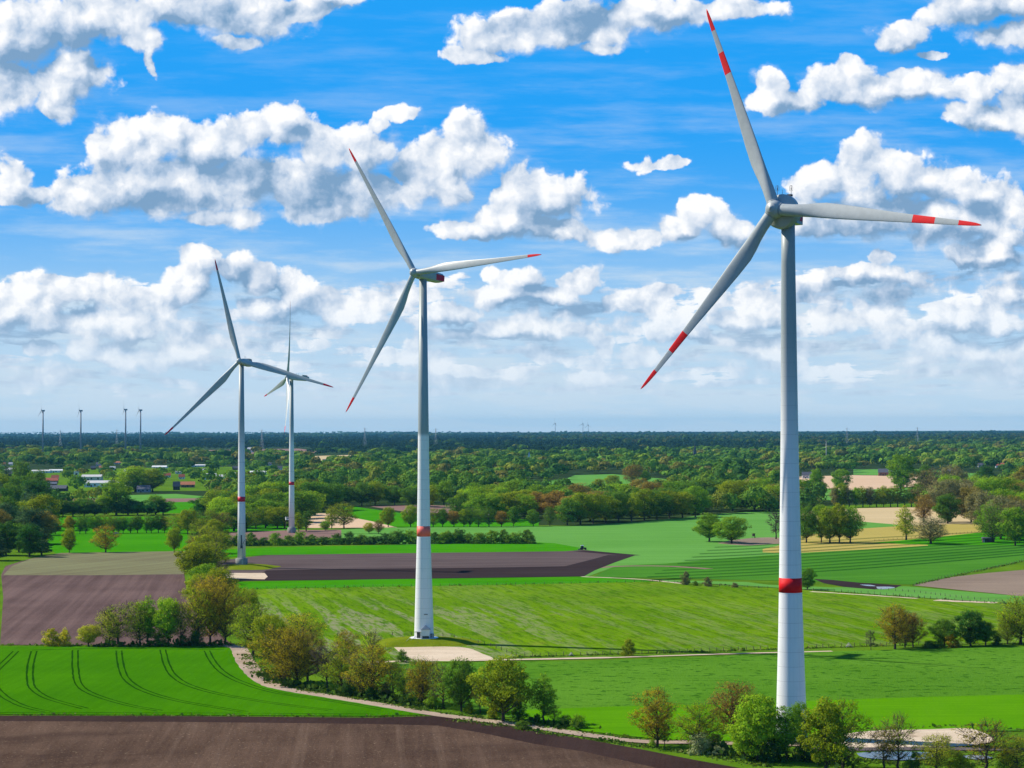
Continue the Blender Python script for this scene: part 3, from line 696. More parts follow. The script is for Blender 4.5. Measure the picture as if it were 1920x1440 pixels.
mb = MB(); mb.lathe([(5.5, -.5), (5.5, -.1), (5.4, .02), (3.6, .03)], 56); mb.build('foundation_plate', WHITE_P, t2)
# entrance hut, cabinets and stairs at the middle turbine
def sub(root, name, mat, fn):
    mb = MB(); fn(mb); return mb.build(name, mat, root)
hut = sub(t2, 'transformer_hut', WHITE_P, lambda b: b.box(.8, -4.3, 1.0, 3.2, 1.8, 2.4))
sub(hut, 'roof', STEEL, lambda b: b.add([(-1.1, -5.5, 3.4), (2.7, -5.5, 3.4), (2.7, -3.2, 3.4), (-1.1, -3.2, 3.4), (.8, -4.7, 5.0), (.8, -3.4, 5.0)], [(0, 1, 4), (1, 2, 5, 4), (2, 3, 5), (3, 0, 4, 5), (3, 2, 1, 0)]))
sub(hut, 'plinth', DARK, lambda b: b.box(.8, -4.4, 0.02, 2.4, 1.0, .98))
sub(t2, 'porch', STEEL, lambda b: [b.box(-2.2, -4.0, 2.4, 2.4, 1.8, .2), b.box(-3.2, -4.7, 0, .14, .14, 2.4), b.box(-1.3, -4.7, 0, .14, .14, 2.4)])
sub(t2, 'door', DARK, lambda b: b.box(-2.0, -3.35, .05, 1.2, .25, 2.2, R(-28)))
sub(t2, 'cabinet', STEEL, lambda b: b.box(3.3, -2.9, .04, 1.1, .8, 1.7, R(40)))
sub(t2, 'sign_plate', DARK, lambda b: b.box(.9, -3.62, 8.9, 1.4, .08, .25, R(10)))
stair = MB()
for k in range(10):
    stair.box(-3.6 - k * .32, -5.0 - k * .62, -.05 - k * .22, 1.6, .5, .12, R(-27))
for s_ in (-.8, .8):
    stair.tube([(-3.6 + s_ * .9, -4.8 + s_ * .4, 1.0), (-6.6 + s_ * .9, -11.0 + s_ * .4, -1.2)], .06, 5)
stair.build('stairs', STEEL, t2)
# ladder platform and cabinets on the left turbine
def lad(b):
    b.box(.2, -2.55, 10.5, .7, .3, 6.8, 0); b.box(.3, -2.9, 9.6, 1.8, 1.3, .2); b.box(.35, -2.9, 9.8, 1.2, .8, 1.4)
sub(t3, 'service_platform', DARK, lad)
def crane(b):
    b.tube([(1.2, -2.1, 12.2), (1.6, -3.2, 13.2), (2.3, -4.2, 14.3)], .16, 6)
sub(t3, 'hoist_arm', DARK, crane)
sub(t3, 'ladder', STEEL, lambda b: [b.tube([(1.1, -2.35, 3.6), (.9, -2.3, 9.6)], .08, 5), b.box(.9, -3.5, .2, .9, .3, 2.9)])
sub(t4, 'ladder', STEEL, lambda b: b.box(.4, -3.35, .2, .9, .3, 3.6))
# mounds under the two raised bases
MOUNDG = field_mat('mound_grass', lin(92, 112, 14), lin(128, 140, 30), patch=0.08, row_amt=.2, across=.4, along=.2, speck=lin(96, 100, 40), speck_scale=.6, bump=.3)
def mound(name, c, r_top, r_bot, h_, seed, sx=1.0):
    rng = random.Random(seed); mb = MB(); n = 40
    rings = [(r_bot, -.05), (r_bot * .86, h_ * .16), ((r_bot + r_top) * .5, h_ * .62), (r_top * 1.12, h_ * .93), (r_top, h_), (.05, h_ + .02)]
    b = []
    for r, z in rings:
        for k in range(n):
            a = 2 * math.pi * k / n; w = 1 + .07 * math.sin(3 * a + seed) + .05 * math.sin(5 * a)
            mb.v.append((c.x + r * w * math.cos(a) * sx, c.y + r * w * math.sin(a), z))
    for i in range(len(rings) - 1):
        for k in range(n):
            k2 = (k + 1) % n
            mb.f.append((i * n + k, i * n + k2, (i + 1) * n + k2, (i + 1) * n + k)); mb.mi.append(0); mb.sm.append(True)
    o = mb.build(name, MOUNDG); tag(o, kind='structure')
mound('mound', Vector((b2.x, b2.y, 0)), 7.3, 19, 2.12, 2, 1.2)
mound('mound', Vector((b3.x + 1, b3.y, 0)), 6.5, 24, 1.95, 5, 1.0)
# far turbines on the horizon
FARP = plain('far_turbine_paint', (.30, .32, .34), 0.6, .2)
fb = blade_mesh('blade', 36, .8, 2.4, [], [FARP, FARP], R(10))
def far_turbine(px, hy, D, label, rot, psi, Lk=1.0):
    h_ = at_d(px, hy, D); root = empty('wind_turbine', (h_.x, D + 4, 0)); tag(root, label, 'wind turbine', 'distant wind turbines on the horizon')
    mb = MB(); k = h_.z / 145
    mb.lathe([(3.1 * k, 0), (2.0 * k, h_.z - 1.5)], 20); mb.build('tower', FARP, root)
    e1 = Vector((math.cos(psi), -math.sin(psi), 0)); n = Vector((-math.sin(psi), -math.cos(psi), 0))
    hl = Vector((0, 0, h_.z)) + n * 5
    mb = MB(); mb.box(0, 1.5, h_.z - 2.4, 4.2, 10, 4.6, -psi); mb.build('nacelle', FARP, root)
    for q in range(3):
        a = rot + q * 2 * math.pi / 3; b_ = e1 * math.cos(a) + Vector((0, 0, 1)) * math.sin(a)
        t_ = n.cross(b_); M_ = Matrix(((b_.x, t_.x, n.x, 0), (b_.y, t_.y, n.y, 0), (b_.z, t_.z, n.z, 0), (0, 0, 0, 1)))
        M_ = M_ @ Matrix.Scale(Lk, 4); M_.translation = hl
        o = link('blade', fb, root); o.matrix_local = M_
for px, hy, D, rot, psi, w in ((80, 770, 6200, R(88), R(62), 'leftmost of the four'), (151, 770, 6200, R(95), R(70), 'second from the left of the four'), (235, 768, 6200, R(88), R(74), 'third from the left of the four'), (263, 769, 6200, R(92), R(66), 'rightmost of the four')):
    far_turbine(px, hy, D, w + ' small dark wind turbines on the left horizon', rot, psi)
for px, hy, D, rot, w in ((1041, 794, 14500, R(90), 'leftmost of the three'), (1093, 795, 14500, R(80), 'middle one of the three'), (1103, 797, 15000, R(95), 'rightmost of the three')):
    far_turbine(px, hy, D, w + ' tiny wind turbines on the middle horizon', rot, R(50), 1.1)
# ------------------------------------------------------------------ trees
def leaf_mat(name, use_attr=False, warm=(1.35, 1.25, .6), tl=0.5, v0=.62, v1=1.38):
    mt, nt = new_mat(name)
    if use_attr:
        a = mk(nt, 'ShaderNodeAttribute', attribute_name='tint'); base = S(nt, a.outputs['Color'])
    else:
        a = mk(nt, 'ShaderNodeObjectInfo'); base = S(nt, a.outputs['Color'])
    g = mk(nt, 'ShaderNodeNewGeometry'); isl = S(nt, g.outputs['Random Per Island'])
    f = isl.ramp(0, 1, v0, v1, smooth=False)
    sc = mk(nt, 'ShaderNodeVectorMath', operation='SCALE'); nt.links.new(base.k, sc.inputs[0]); nt.links.new(f.k, sc.inputs['Scale'])
    c = S(nt, sc.outputs[0])
    if not use_attr:
        nz = noise(nt, objco(nt), .28, 3.0)
        c = mix(nt, nz.ramp(.35, .65, .16, 0.0), c, lin(130, 100, 30))
    d = mk(nt, 'ShaderNodeBsdfDiffuse'); nt.links.new(c.k, d.inputs[0])
    t = mk(nt, 'ShaderNodeBsdfTranslucent')
    nt.links.new(vmath(nt, 'MULTIPLY', c, warm).k, t.inputs[0])
    ms = mk(nt, 'ShaderNodeMixShader'); ms.inputs[0].default_value = tl
    nt.links.new(d.outputs[0], ms.inputs[1]); nt.links.new(t.outputs[0], ms.inputs[2])
    nt.links.new(ms.outputs[0], mk(nt, 'ShaderNodeOutputMaterial').inputs[0])
    return mt
LEAF = leaf_mat('foliage'); LEAF_FAR = leaf_mat('foliage_far', True, tl=.22, v0=.86, v1=1.18)
BARK = plain('bark', (.075, .060, .045), .9, .1, var=.3, scale=1.5)

def quads_mesh(name, cen, nor, size, rng, mat, tint=None, aspect=.75):
    n = len(cen)
    rnd = rng.normal(size=(n, 3)); nor = nor / (np.linalg.norm(nor, axis=1, keepdims=True) + 1e-9)
    a = np.cross(nor, rnd); a /= (np.linalg.norm(a, axis=1, keepdims=True) + 1e-9); b = np.cross(nor, a)
    s = size[:, None]
    v = np.empty((n, 4, 3)); v[:, 0] = cen - a * s * .5; v[:, 1] = cen - b * s * .5 * aspect
    v[:, 2] = cen + a * s * .5; v[:, 3] = cen + b * s * .5 * aspect
    v[:, 1] += nor * s * .12; v[:, 3] += nor * s * .12
    me = bpy.data.meshes.new(name)
    me.vertices.add(n * 4); me.vertices.foreach_set('co', v.reshape(-1))
    me.loops.add(n * 4); me.loops.foreach_set('vertex_index', np.arange(n * 4, dtype=np.int32))
    me.polygons.add(n); me.polygons.foreach_set('loop_start', np.arange(0, n * 4, 4, dtype=np.int32))
    me.polygons.foreach_set('loop_total', np.full(n, 4, dtype=np.int32))
    me.update(calc_edges=True); me.validate()
    if tint is not None:
        at_ = me.attributes.new('tint', 'FLOAT_COLOR', 'FACE')
        at_.data.foreach_set('color', np.concatenate([tint, np.ones((n, 1))], 1).reshape(-1).astype(np.float32))
    me.materials.append(mat); return me

PROFILES = {
    'round': lambda t: np.sqrt(np.clip(1 - (2 * t - 1) ** 2, 0, 1)) ** .8,
    'broad': lambda t: np.clip(np.minimum((t / .35) ** .5, 1) * np.sqrt(np.clip(1 - ((t - .35) / .66).clip(0) ** 2, 0, 1)), 0, 1) * (.75 + .25 * np.clip(t / .35, 0, 1)),
    'egg': lambda t: np.clip((t / .3), 0, 1) ** .6 * np.clip((1 - t) / .7, 0, 1) ** .55,
    'cone': lambda t: (1 - t) ** .8 * np.clip(t / .06, 0, 1),
    'dome': lambda t: np.sqrt(np.clip(1 - t ** 2.2, 0, 1)),
}
def make_tree(name, seed, H, W, cb, ncl, nleaf, leaf, clr, prof='round', trunk=.32, twigs=2, lean=0.0, fork=False, flat=.75, tw_r=.035):
    """a tapered trunk with limbs to each leaf clump, and a crown of many small leaf sprays; returns (trunk mesh, crown mesh)"""
    rng = np.random.default_rng(seed); pr = PROFILES[prof]
    c0 = cb * H; ch = H - c0
    ph = rng.uniform(0, 6.28, 4); am = rng.uniform(.10, .27, 4)
    cl = []; tries = 0; mind = (ch * W * W / ncl) ** (1 / 3) * .62
    while len(cl) < ncl and tries < 9000:
        tries += 1
        if tries % 1500 == 0: mind *= .8
        t = rng.uniform(0.02, .97); a = rng.uniform(0, 2 * np.pi)
        lob = 1 + am[0] * np.sin(2 * a + ph[0]) + am[1] * np.sin(3 * a + ph[1] + 3 * t) + am[2] * np.sin(5 * t * 3 + ph[2] + a)
        rr = pr(np.array(t)) * W / 2 * lob * .86
        if rr < .05 * W and rng.random() > .2: continue
        q = rr * rng.random() ** .42
        p = np.array([q * np.cos(a) + lean * t * H * .15, q * np.sin(a), c0 + t * ch])
        if all(np.sum((p - o) ** 2) > mind ** 2 for o in cl): cl.append(p)
    mb = MB()
    top = c0 + ch * (.72 if not fork else .35)
    tp = []; nseg = 6
    for i in range(nseg + 1):
        f = i / nseg
        tp.append((lean * f * f * H * .1 + (rng.normal() * .12 if 0 < i < nseg else 0), rng.normal() * .12 if 0 < i < nseg else 0, top * f - (.25 if i == 0 else 0)))
    tr = [trunk * (1.35 if i == 0 else 1) * (1 - .8 * (i / nseg) ** 1.2) + .02 for i in range(nseg + 1)]
    mb.tube(tp, tr, 8)
    def on_trunk(z):
        f = min(max(z / top, 0), 1) * nseg; i = min(int(f), nseg - 1); u = f - i
        return np.array(tp[i]) * (1 - u) + np.array(tp[i + 1]) * u, tr[i] * (1 - u) + tr[i + 1] * u
    cen, nor, siz = [], [], []
    mid = np.array([0, 0, c0 + ch * .4])
    for p in cl:
        r = clr * rng.uniform(.7, 1.3)
        zs = min(max(c0 * .75, p[2] - np.hypot(p[0], p[1]) * rng.uniform(.5, 1.0)), top * .97)
        s, sr = on_trunk(zs)
        md = s * .45 + p * .55 + np.array([0, 0, -.06 * np.linalg.norm(p - s)]) + rng.normal(size=3) * .15
        lr = min(sr * .6, .05 + .012 * np.linalg.norm(p - s) * trunk / .3)
        mb.tube([s, md, p], [lr, lr * .6, .03], 4)
        for _ in range(twigs):
            d = rng.normal(size=3); d += (p - mid) / (np.linalg.norm(p - mid) + .1) * .9; d /= np.linalg.norm(d)
            st = md * .35 + p * .65
            mb.tube([st, p + d * r * 1.15], [tw_r, tw_r * .4], 3)
        n = int(nleaf * rng.uniform(.7, 1.3))
        d = rng.normal(size=(n, 3)); d /= np.linalg.norm(d, axis=1, keepdims=True)
        rad = r * (.35 + .65 * rng.random(n) ** .6)
        pt = p + d * rad[:, None] * np.array([1, 1, flat])
        cen.append(pt); ow = (pt - mid) / (np.linalg.norm(pt - mid, axis=1, keepdims=True) + .2)
        nor.append(d * .65 + ow * .55 + rng.normal(size=(n, 3)) * .42 + np.array([0, 0, .25]))
        siz.append(leaf * rng.uniform(.6, 1.35, n))
    cr = quads_mesh(name + '_crown', np.concatenate(cen), np.concatenate(nor), np.concatenate(siz), rng, LEAF)
    return (mb.mesh(name + '_trunk', BARK), cr, H, W)

PROTO = {
 'oak': [make_tree('oak', 11 + i, 15, 13, .17, 78, 130, .46, 1.75, 'broad' if i % 2 else 'round', .36, 1) for i in range(4)],
 'bud': [make_tree('bud', 31 + i, 15, 12, .16, 84, 66, .36, 1.7, 'round', .33, 5, tw_r=.045) for i in range(4)],
 'sparse': [make_tree('sparse', 51 + i, 15, 10, .22, 54, 30, .33, 1.6, 'round', .34, 7, tw_r=.05, fork=i % 2 == 0) for i in range(3)],
 'slim': [make_tree('slim', 71 + i, 16, 6.5, .16, 46, 82, .40, 1.25, 'egg', .26, 2, lean=.25 * (i - 1)) for i in range(3)],
 'dense': [make_tree('dense', 91 + i, 14, 11, .12, 60, 150, .48, 1.7, 'round', .34, 1) for i in range(3)],
 'shrub': [make_tree('shrub', 111 + i, 5, 5.5, .02, 30, 85, .36, .95, 'dome', .12, 2) for i in range(4)],
 'pine': [make_tree('pine', 131 + i, 16, 8, .12, 60, 95, .42, 1.2, 'cone', .3, 1, flat=.5) for i in range(2)],
 'bare': [make_tree('bare', 151 + i, 14, 9, .26, 40, 2, .2, 1.7, 'round', .30, 12, tw_r=.07) for i in range(2)],
 'wood': [make_tree('wood', 171 + i, 17, 13, .16, 60, 120, .60, 2.1, 'round', .32, 1) for i in range(5)],
}
# leaf colours (base colours of the leaves themselves)
C = {
 'green': (.085, .165, .012), 'fresh': (.125, .21, .012), 'olive': (.118, .160, .010), 'yellow': (.20, .215, .02), 'orange': (.155, .130, .012), 'rust': (.15, .100, .024),
 'dark': (.022, .075, .014), 'deep': (.048, .11, .013), 'grey': (.105, .105, .055), 'blue': (.03, .07, .035), 'white': (.20, .23, .13), 'brown': (.125, .105, .028),
}
KIND = {'oak': 'broadleaf_tree', 'bud': 'budding_tree', 'sparse': 'budding_tree', 'slim': 'slender_tree', 'dense': 'broadleaf_tree', 'shrub': 'shrub', 'pine': 'conifer_tree', 'bare': 'bare_tree', 'wood': 'broadleaf_tree'}
trng = random.Random(77)
TREES = []
def tree(kind, px, py, hpx, wpx, col, label, group=None, cat=None, jit=.12):
    g = at(px, py); mpp = g.y / FPX
    tm, cm, H, W = trng.choice(PROTO[kind])
    sz = hpx * mpp / H * 1.05; sw = wpx * mpp / W * (1.0 if kind == 'shrub' else 1.12)
    root = empty(KIND[kind], (g.x, g.y, 0), trng.uniform(0, 6.28))
    tag(root, label, cat or ('shrub' if kind == 'shrub' else 'tree'), group)
    link('trunk', tm, root, scale=(sw, sw, sz))
    c = link('crown', cm, root, scale=(sw, sw, sz))
    b = C[col]; k = 2.3 * trng.uniform(1 - jit, 1 + jit)
    c.color = (b[0] * k * trng.uniform(.92, 1.08), b[1] * k, b[2] * k, 1)
    TREES.append(root); return root
ORD = ['first', 'second', 'third', 'fourth', 'fifth', 'sixth', 'seventh', 'eighth', 'ninth', 'tenth', 'eleventh', 'twelfth', 'thirteenth', 'fourteenth', 'fifteenth', 'sixteenth', 'seventeenth', 'eighteenth', 'nineteenth', 'twentieth']

# --- along the far edge of the tramlined crop (left)
for a in [
 ('shrub', 97, 1212, 31, 36, 'yellow', 'low yellow green shrub, leftmost at the far edge of the tramlined crop'),
 ('shrub', 121, 1211, 30, 24, 'yellow', 'second shrub from the left at the far edge of the tramlined crop'),
 ('oak', 166, 1212, 38, 38, 'yellow', 'small round yellow green tree standing alone at the far edge of the tramlined crop'),
 ('bud', 206, 1211, 62, 44, 'yellow', 'yellow green tree at the left end of the tall row behind the tramlined crop'),
 ('sparse', 221, 1211, 74, 64, 'olive', 'spreading thinly leafed tree with dark limbs, second in the row behind the tramlined crop'),
 ('bud', 262, 1211, 80, 52, 'olive', 'olive budding tree, third in the tall row behind the tramlined crop'),
 ('slim', 279, 1211, 91, 40, 'fresh', 'tallest slender light green tree in the row behind the tramlined crop'),
 ('oak', 315, 1211, 86, 54, 'fresh', 'full bright green tree in the row behind the tramlined crop'),
 ('sparse', 339, 1211, 78, 40, 'olive', 'thin olive tree just right of the full bright green tree'),
 ('shrub', 300, 1212, 22, 28, 'deep', 'dark shrub under the full bright green tree in the row'),
 ('shrub', 345, 1212, 20, 26, 'dark', 'dark shrub at the foot of the thin olive tree'),
 ('bud', 372, 1211, 104, 54, 'olive', 'tall olive tree at the right end of the row, left of the track bend'),
 ('shrub', 366, 1212, 26, 28, 'dark', 'dark shrub under the tall olive trees near the track bend'),
 ('bud', 394, 1208, 112, 62, 'orange', 'large olive brown budding tree behind the track bend, highest of the clump'),
 ('bud', 422, 1209, 108, 60, 'orange', 'olive brown tree with a clear dark trunk standing right at the track bend'),
 ('bud', 446, 1196, 92, 56, 'olive', 'olive tree behind the one at the track bend'),
 ('oak', 466, 1184, 74, 44, 'olive', 'darker olive tree at the right rear of the track bend clump'),
]: tree(*a)
# --- the row that runs back along the ditch to the concrete drum turbine
k = 0
for a in [('bud', 404, 1168, 84, 76, 'orange'), ('oak', 378, 1140, 60, 62, 'olive'), ('oak', 412, 1136, 66, 62, 'olive'), ('oak', 385, 1114, 52, 56, 'green'), ('oak', 364, 1088, 64, 66, 'olive'), ('bud', 396, 1086, 66, 60, 'olive'),
          ('oak', 380, 1064, 56, 54, 'olive'), ('bud', 404, 1056, 56, 50, 'olive'), ('bud', 366, 1040, 34, 30, 'brown'), ('bud', 392, 1038, 50, 46, 'olive'), ('oak', 402, 1022, 44, 44, 'olive'), ('bud', 376, 1016, 42, 40, 'olive'), ('sparse', 416, 1096, 34, 40, 'grey')]:
    tree(*a, ORD[k] + ' tree from the front in the double row leading to the concrete drum turbine', 'trees along the ditch left of the drum turbine'); k += 1
# --- right of the track bend
for a in [
 ('bud', 474, 1229, 90, 82, 'olive', 'round olive tree right beside the bend of the track'),
 ('oak', 506, 1242, 84, 66, 'olive', 'olive tree with dark crown behind the orange brown tree by the track'),
 ('bud', 534, 1283, 104, 92, 'orange', 'big orange brown tree on the track verge, leftmost of the roadside trees'),
 ('bud', 556, 1287, 92, 64, 'orange', 'orange tinged tree just right of the big orange brown roadside tree'),
 ('bud', 577, 1279, 86, 70, 'brown', 'brownish budding tree with a bare trunk left of the bare grey tree'),
 ('bud', 568, 1226, 72, 72, 'yellow', 'round yellow green tree behind the brownish trees, at the pasture edge'),
 ('bare', 613, 1291, 76, 44, 'grey', 'bare grey tree on the track verge among shrubs'),
 ('bud', 648, 1252, 66, 46, 'orange', 'small round brown crowned tree at the pasture corner'),
 ('bud', 640, 1296, 78, 54, 'olive', 'thin green olive tree right of the bare grey tree'),
 ('shrub', 655, 1304, 40, 28, 'dark', 'dark green shrub beside the track, right of the bare grey tree'),
 ('bud', 675, 1305, 72, 44, 'olive', 'thin stemmed olive tree left of the stout orange brown tree'),
 ('bud', 697, 1309, 94, 78, 'orange', 'stout orange brown tree in the middle of the roadside row'),
 ('shrub', 698, 1310, 24, 26, 'dark', 'dark shrub round the foot of the stout orange brown tree'),
 ('sparse', 698, 1246, 60, 40, 'yellow', 'sparse yellow green tree left of the turbine mound'),
 ('sparse', 737, 1306, 62, 44, 'olive', 'leaning bare limbed tree right of the stout orange brown tree'),
 ('shrub', 724, 1308, 26, 26, 'grey', 'greyish shrub beside the track below the leaning bare limbed tree'),
 ('bud', 757, 1312, 58, 42, 'olive', 'small olive tree between the leaning tree and the orange roadside tree'),
 ('bud', 786, 1318, 80, 44, 'green', 'green topped tree just behind the orange roadside tree'),
 ('bud', 793, 1323, 82, 58, 'orange', 'orange roadside tree with a dark foot, below the sand pad'),
 ('shrub', 812, 1328, 27, 28, 'green', 'round green shrub at the track right of the orange roadside tree'),
 ('sparse', 831, 1329, 78, 52, 'olive', 'forked thinly leafed tree by the track'),
 ('oak', 865, 1334, 92, 58, 'deep', 'dark olive green tree with twin stems by the track'),
 ('shrub', 880, 1338, 20, 20, 'olive', 'shrub at the foot of the dark twin stemmed tree'),
 ('sparse', 900, 1338, 62, 30, 'orange', 'slim orange tree left of the big round oak'),
 ('oak', 944, 1354, 113, 94, 'olive', 'big round olive oak, largest of the roadside trees'),
 ('shrub', 973, 1350, 34, 30, 'dark', 'dark shrub under the right side of the big round oak'),
 ('shrub', 925, 1348, 30, 24, 'olive', 'olive shrub under the left side of the big round oak'),
 ('shrub', 980, 1368, 16, 38, 'deep', 'flat shrub on the field side of the track below the big round oak'),
 ('slim', 1021, 1356, 90, 44, 'green', 'slender green birch like tree right of the big round oak'),
 ('sparse', 1039, 1358, 34, 24, 'olive', 'small thin tree right of the slender green birch like tree'),
 ('shrub', 1008, 1358, 18, 22, 'deep', 'shrub left of the slender birch like tree'),
 ('shrub', 1058, 1362, 20, 30, 'deep', 'left one of two low shrubs at the track side'),
 ('shrub', 1084, 1366, 24, 30, 'green', 'right one of two low shrubs at the track side'),
 ('shrub', 755, 1242, 22, 24, 'deep', 'dark round shrub at the left edge of the sand pad'),
 ('bud', 1232, 1400, 102, 76, 'orange', 'budding oak with visible limbs standing alone at the track, left of the largest turbine'),
 ('sparse', 1246, 1400, 44, 20, 'olive', 'small bare companion stem beside the lone budding oak'),
 ('shrub', 1223, 1401, 14, 16, 'fresh', 'small bright shrub at the foot of the lone budding oak'),
 ('bud', 1312, 1410, 86, 74, 'olive', 'olive tree with a flowering shrub at its foot'),
 ('shrub', 1313, 1414, 36, 40, 'white', 'white flowering hawthorn shrub under the olive tree'),
 ('shrub', 1347, 1417, 17, 24, 'white', 'small white flowering shrub right of the larger hawthorn'),
 ('shrub', 1340, 1404, 26, 40, 'deep', 'green shrub between the olive tree and the bright green tree'),
 ('bud', 1375, 1388, 104, 78, 'rust', 'round reddish budding tree behind the bright green tree'),
 ('dense', 1422, 1426, 114, 84, 'fresh', 'big bright green tree just left of the largest turbine'),
 ('oak', 1396, 1424, 70, 50, 'fresh', 'lower bright green tree left of the biggest bright green one'),
 ('slim', 1474, 1427, 104, 52, 'green', 'thin green tree in front of the tower of the largest turbine'),
 ('oak', 1500, 1398, 76, 38, 'green', 'green tree close against the right side of the largest tower'),
 ('shrub', 1452, 1428, 46, 46, 'dark', 'dark shrub in front of the largest tower base'),
 ('shrub', 1512, 1424, 42, 48, 'deep', 'dark green shrub right in front of the largest tower base'),
 ('dense', 1548, 1446, 124, 76, 'olive', 'tall dense olive tree right of the largest turbine'),
 ('bud', 1580, 1440, 120, 70, 'olive', 'olive tree at the right edge of the clump by the largest turbine'),
 ('sparse', 1657, 1444, 78, 56, 'orange', 'bare limbed tree in front of the pond, left one of the pair'),
 ('sparse', 1684, 1443, 98, 66, 'olive', 'thin olive tree in front of the pond, right one of the pair'),
 ('shrub', 1714, 1444, 34, 30, 'deep', 'green shrub at the near edge of the pond'),
 ('bud', 1757, 1448, 66, 74, 'yellow', 'yellow green low tree right of the pond'),
 ('sparse', 1850, 1448, 92, 88, 'orange', 'orange brown bare limbed tree in the bottom right'),
 ('shrub', 1800, 1446, 34, 46, 'olive', 'olive shrub left of the orange brown bare limbed tree'),
 ('bud', 1908, 1448, 64, 66, 'yellow', 'yellow green low tree in the bottom right corner'),
 ('shrub', 1888, 1440, 30, 40, 'deep', 'dark shrub beside the yellow green corner tree'),
]: tree(*a)
# --- clump at the right end of the pasture
for a in [
 ('bud', 1678, 1217, 79, 62, 'orange', 'largest orange brown tree in the clump at the right of the pasture'),
 ('bud', 1697, 1214, 64, 38, 'rust', 'second orange brown tree, just right of the largest in the pasture clump'),
 ('bud', 1712, 1213, 60, 40, 'rust', 'rightmost orange brown tree in the pasture clump'),
 ('bare', 1633, 1219, 36, 16, 'rust', 'thin bare sapling left of the orange brown pasture clump'),
 ('oak', 1771, 1212, 48, 44, 'deep', 'dark olive tree left of the dark green tree at the pasture edge'),
 ('shrub', 1787, 1214, 24, 28, 'orange', 'orange shrub in front of the dark green pasture tree'),
 ('dense', 1820, 1211, 62, 46, 'dark', 'dark green full tree at the right end of the pasture'),
 ('oak', 1848, 1210, 42, 38, 'deep', 'low dark olive tree right of the dark green full tree'),
 ('shrub', 1869, 1209, 18, 21, 'dark', 'round dark shrub at the right end of the pasture'),
 ('bud', 1889, 1208, 52, 40, 'olive', 'thin olive tree beside the large tree at the right border'),
 ('bud', 1914, 1208, 86, 84, 'olive', 'large spreading olive tree cut by the right border'),
 ('shrub', 1744, 1216, 14, 30, 'dark', 'low dark shrub right of the orange brown pasture clump'),
 ('shrub', 1760, 1215, 14, 22, 'deep', 'low green shrub left of the dark olive pasture tree'),
 ('dense', 1514, 1106, 37, 28, 'deep', 'dark round tree peeping out right of the largest tower beside its red band'),
 ('shrub', 1286, 1097, 24, 18, 'grey', 'greyish shrub at the upper pasture fence'),
 ('shrub', 1327, 1100, 17, 16, 'grey', 'small pale flowering shrub at the upper pasture fence'),
 ('shrub', 1304, 1099, 9, 12, 'deep', 'tiny dark shrub between two larger ones at the upper pasture fence'),
 ('shrub', 1378, 1102, 9, 12, 'grey', 'tiny shrub at the upper pasture fence left of the largest tower'),
 ('shrub', 1180, 1230, 30, 28, 'olive', 'lone olive shrub at the lower pasture fence'),
 ('oak', 1330, 1016, 49, 50, 'green', 'left one of two oaks standing in the pale green field'),
 ('oak', 1372, 1019, 47, 54, 'green', 'right one of two oaks standing in the pale green field'),
 ('bare', 1455, 1011, 50, 32, 'grey', 'bare dark tree left of the largest tower above the field'),
 ('slim', 1699, 1013, 62, 36, 'yellow', 'sparse yellow green poplar by the dry grass field'),
 ('bud', 1745, 1020, 47, 66, 'grey', 'broad grey olive tree by the small meadow at right'),
 ('bud', 1732, 979, 50, 40, 'rust', 'rust red tree at the left end of the grove at right'),
 ('dense', 1777, 982, 52, 38, 'deep', 'dark bright green tree in front of the grove at right'),
 ('oak', 130, 1037, 44, 26, 'olive', 'thin tree at the far edge of the left ploughed field, leftmost of three'),
 ('bud', 198, 1036, 48, 40, 'orange', 'orange tree at the far edge of the left ploughed field, middle of three'),
 ('oak', 327, 1036, 44, 30, 'olive', 'olive tree at the far edge of the left ploughed field, rightmost of three'),
 ('bud', 150, 955, 32, 28, 'yellow', 'pale yellow willow behind the hedge at left'),
 ('dense', 218, 966, 60, 50, 'green', 'tall green tree behind the hedge at left'),
 ('dense', 386, 966, 33, 48, 'dark', 'dark evergreen tree between the green fields at left'),
 ('oak', 610, 995, 17, 18, 'fresh', 'small round tree right of the edge on turbine'),
 ('oak', 692, 1000, 19, 18, 'yellow', 'small round yellow tree behind the shrub row'),
 ('bud', 710, 1001, 25, 20, 'rust', 'small rusty tree behind the shrub row'),
 ('bud', 645, 990, 45, 38, 'olive', 'large olive tree on the pale soil triangle'),
 ('bud', 622, 991, 40, 24, 'olive', 'olive tree left of the large one on the pale soil triangle'),
 ('oak', 728, 988, 35, 24, 'olive', 'olive tree in the bright field left of the salmon banded tower'),
 ('oak', 770, 988, 38, 26, 'olive', 'olive tree close left of the salmon banded tower'),
 ('slim', 560, 997, 36, 18, 'olive', 'thin tree just right of the edge on turbine base'),
 ('slim', 574, 996, 38, 22, 'deep', 'dark thin tree second right of the edge on turbine base'),
]: tree(*a)
def row(kinds, pts, hs, ws, cols, what, grp):
    for i, (px, py) in enumerate(pts):
        tree(trng.choice(kinds), px, py, trng.uniform(*hs), trng.uniform(*ws), trng.choice(cols), ORD[i] + ' ' + what, grp)
row(['oak', 'bud'], [(x, 1001 - (x - 130) * .012) for x in (104, 130, 150, 161, 181, 198, 212, 222, 231, 245, 258, 275, 284, 297, 309)], (28, 34), (17, 23), ['olive', 'deep', 'orange', 'green'], 'tree from the left between the bright green fields at left', 'trees between the bright green fields')
row(['dense', 'oak'], [(x, 969 - (x - 95) * .02) for x in (100, 118, 137, 158, 178, 196, 240, 258, 276, 292, 306)], (24, 36), (30, 40), ['dark', 'deep', 'green'], 'tree from the left in the dark hedge behind the bright field', 'trees of the dark hedge at left')
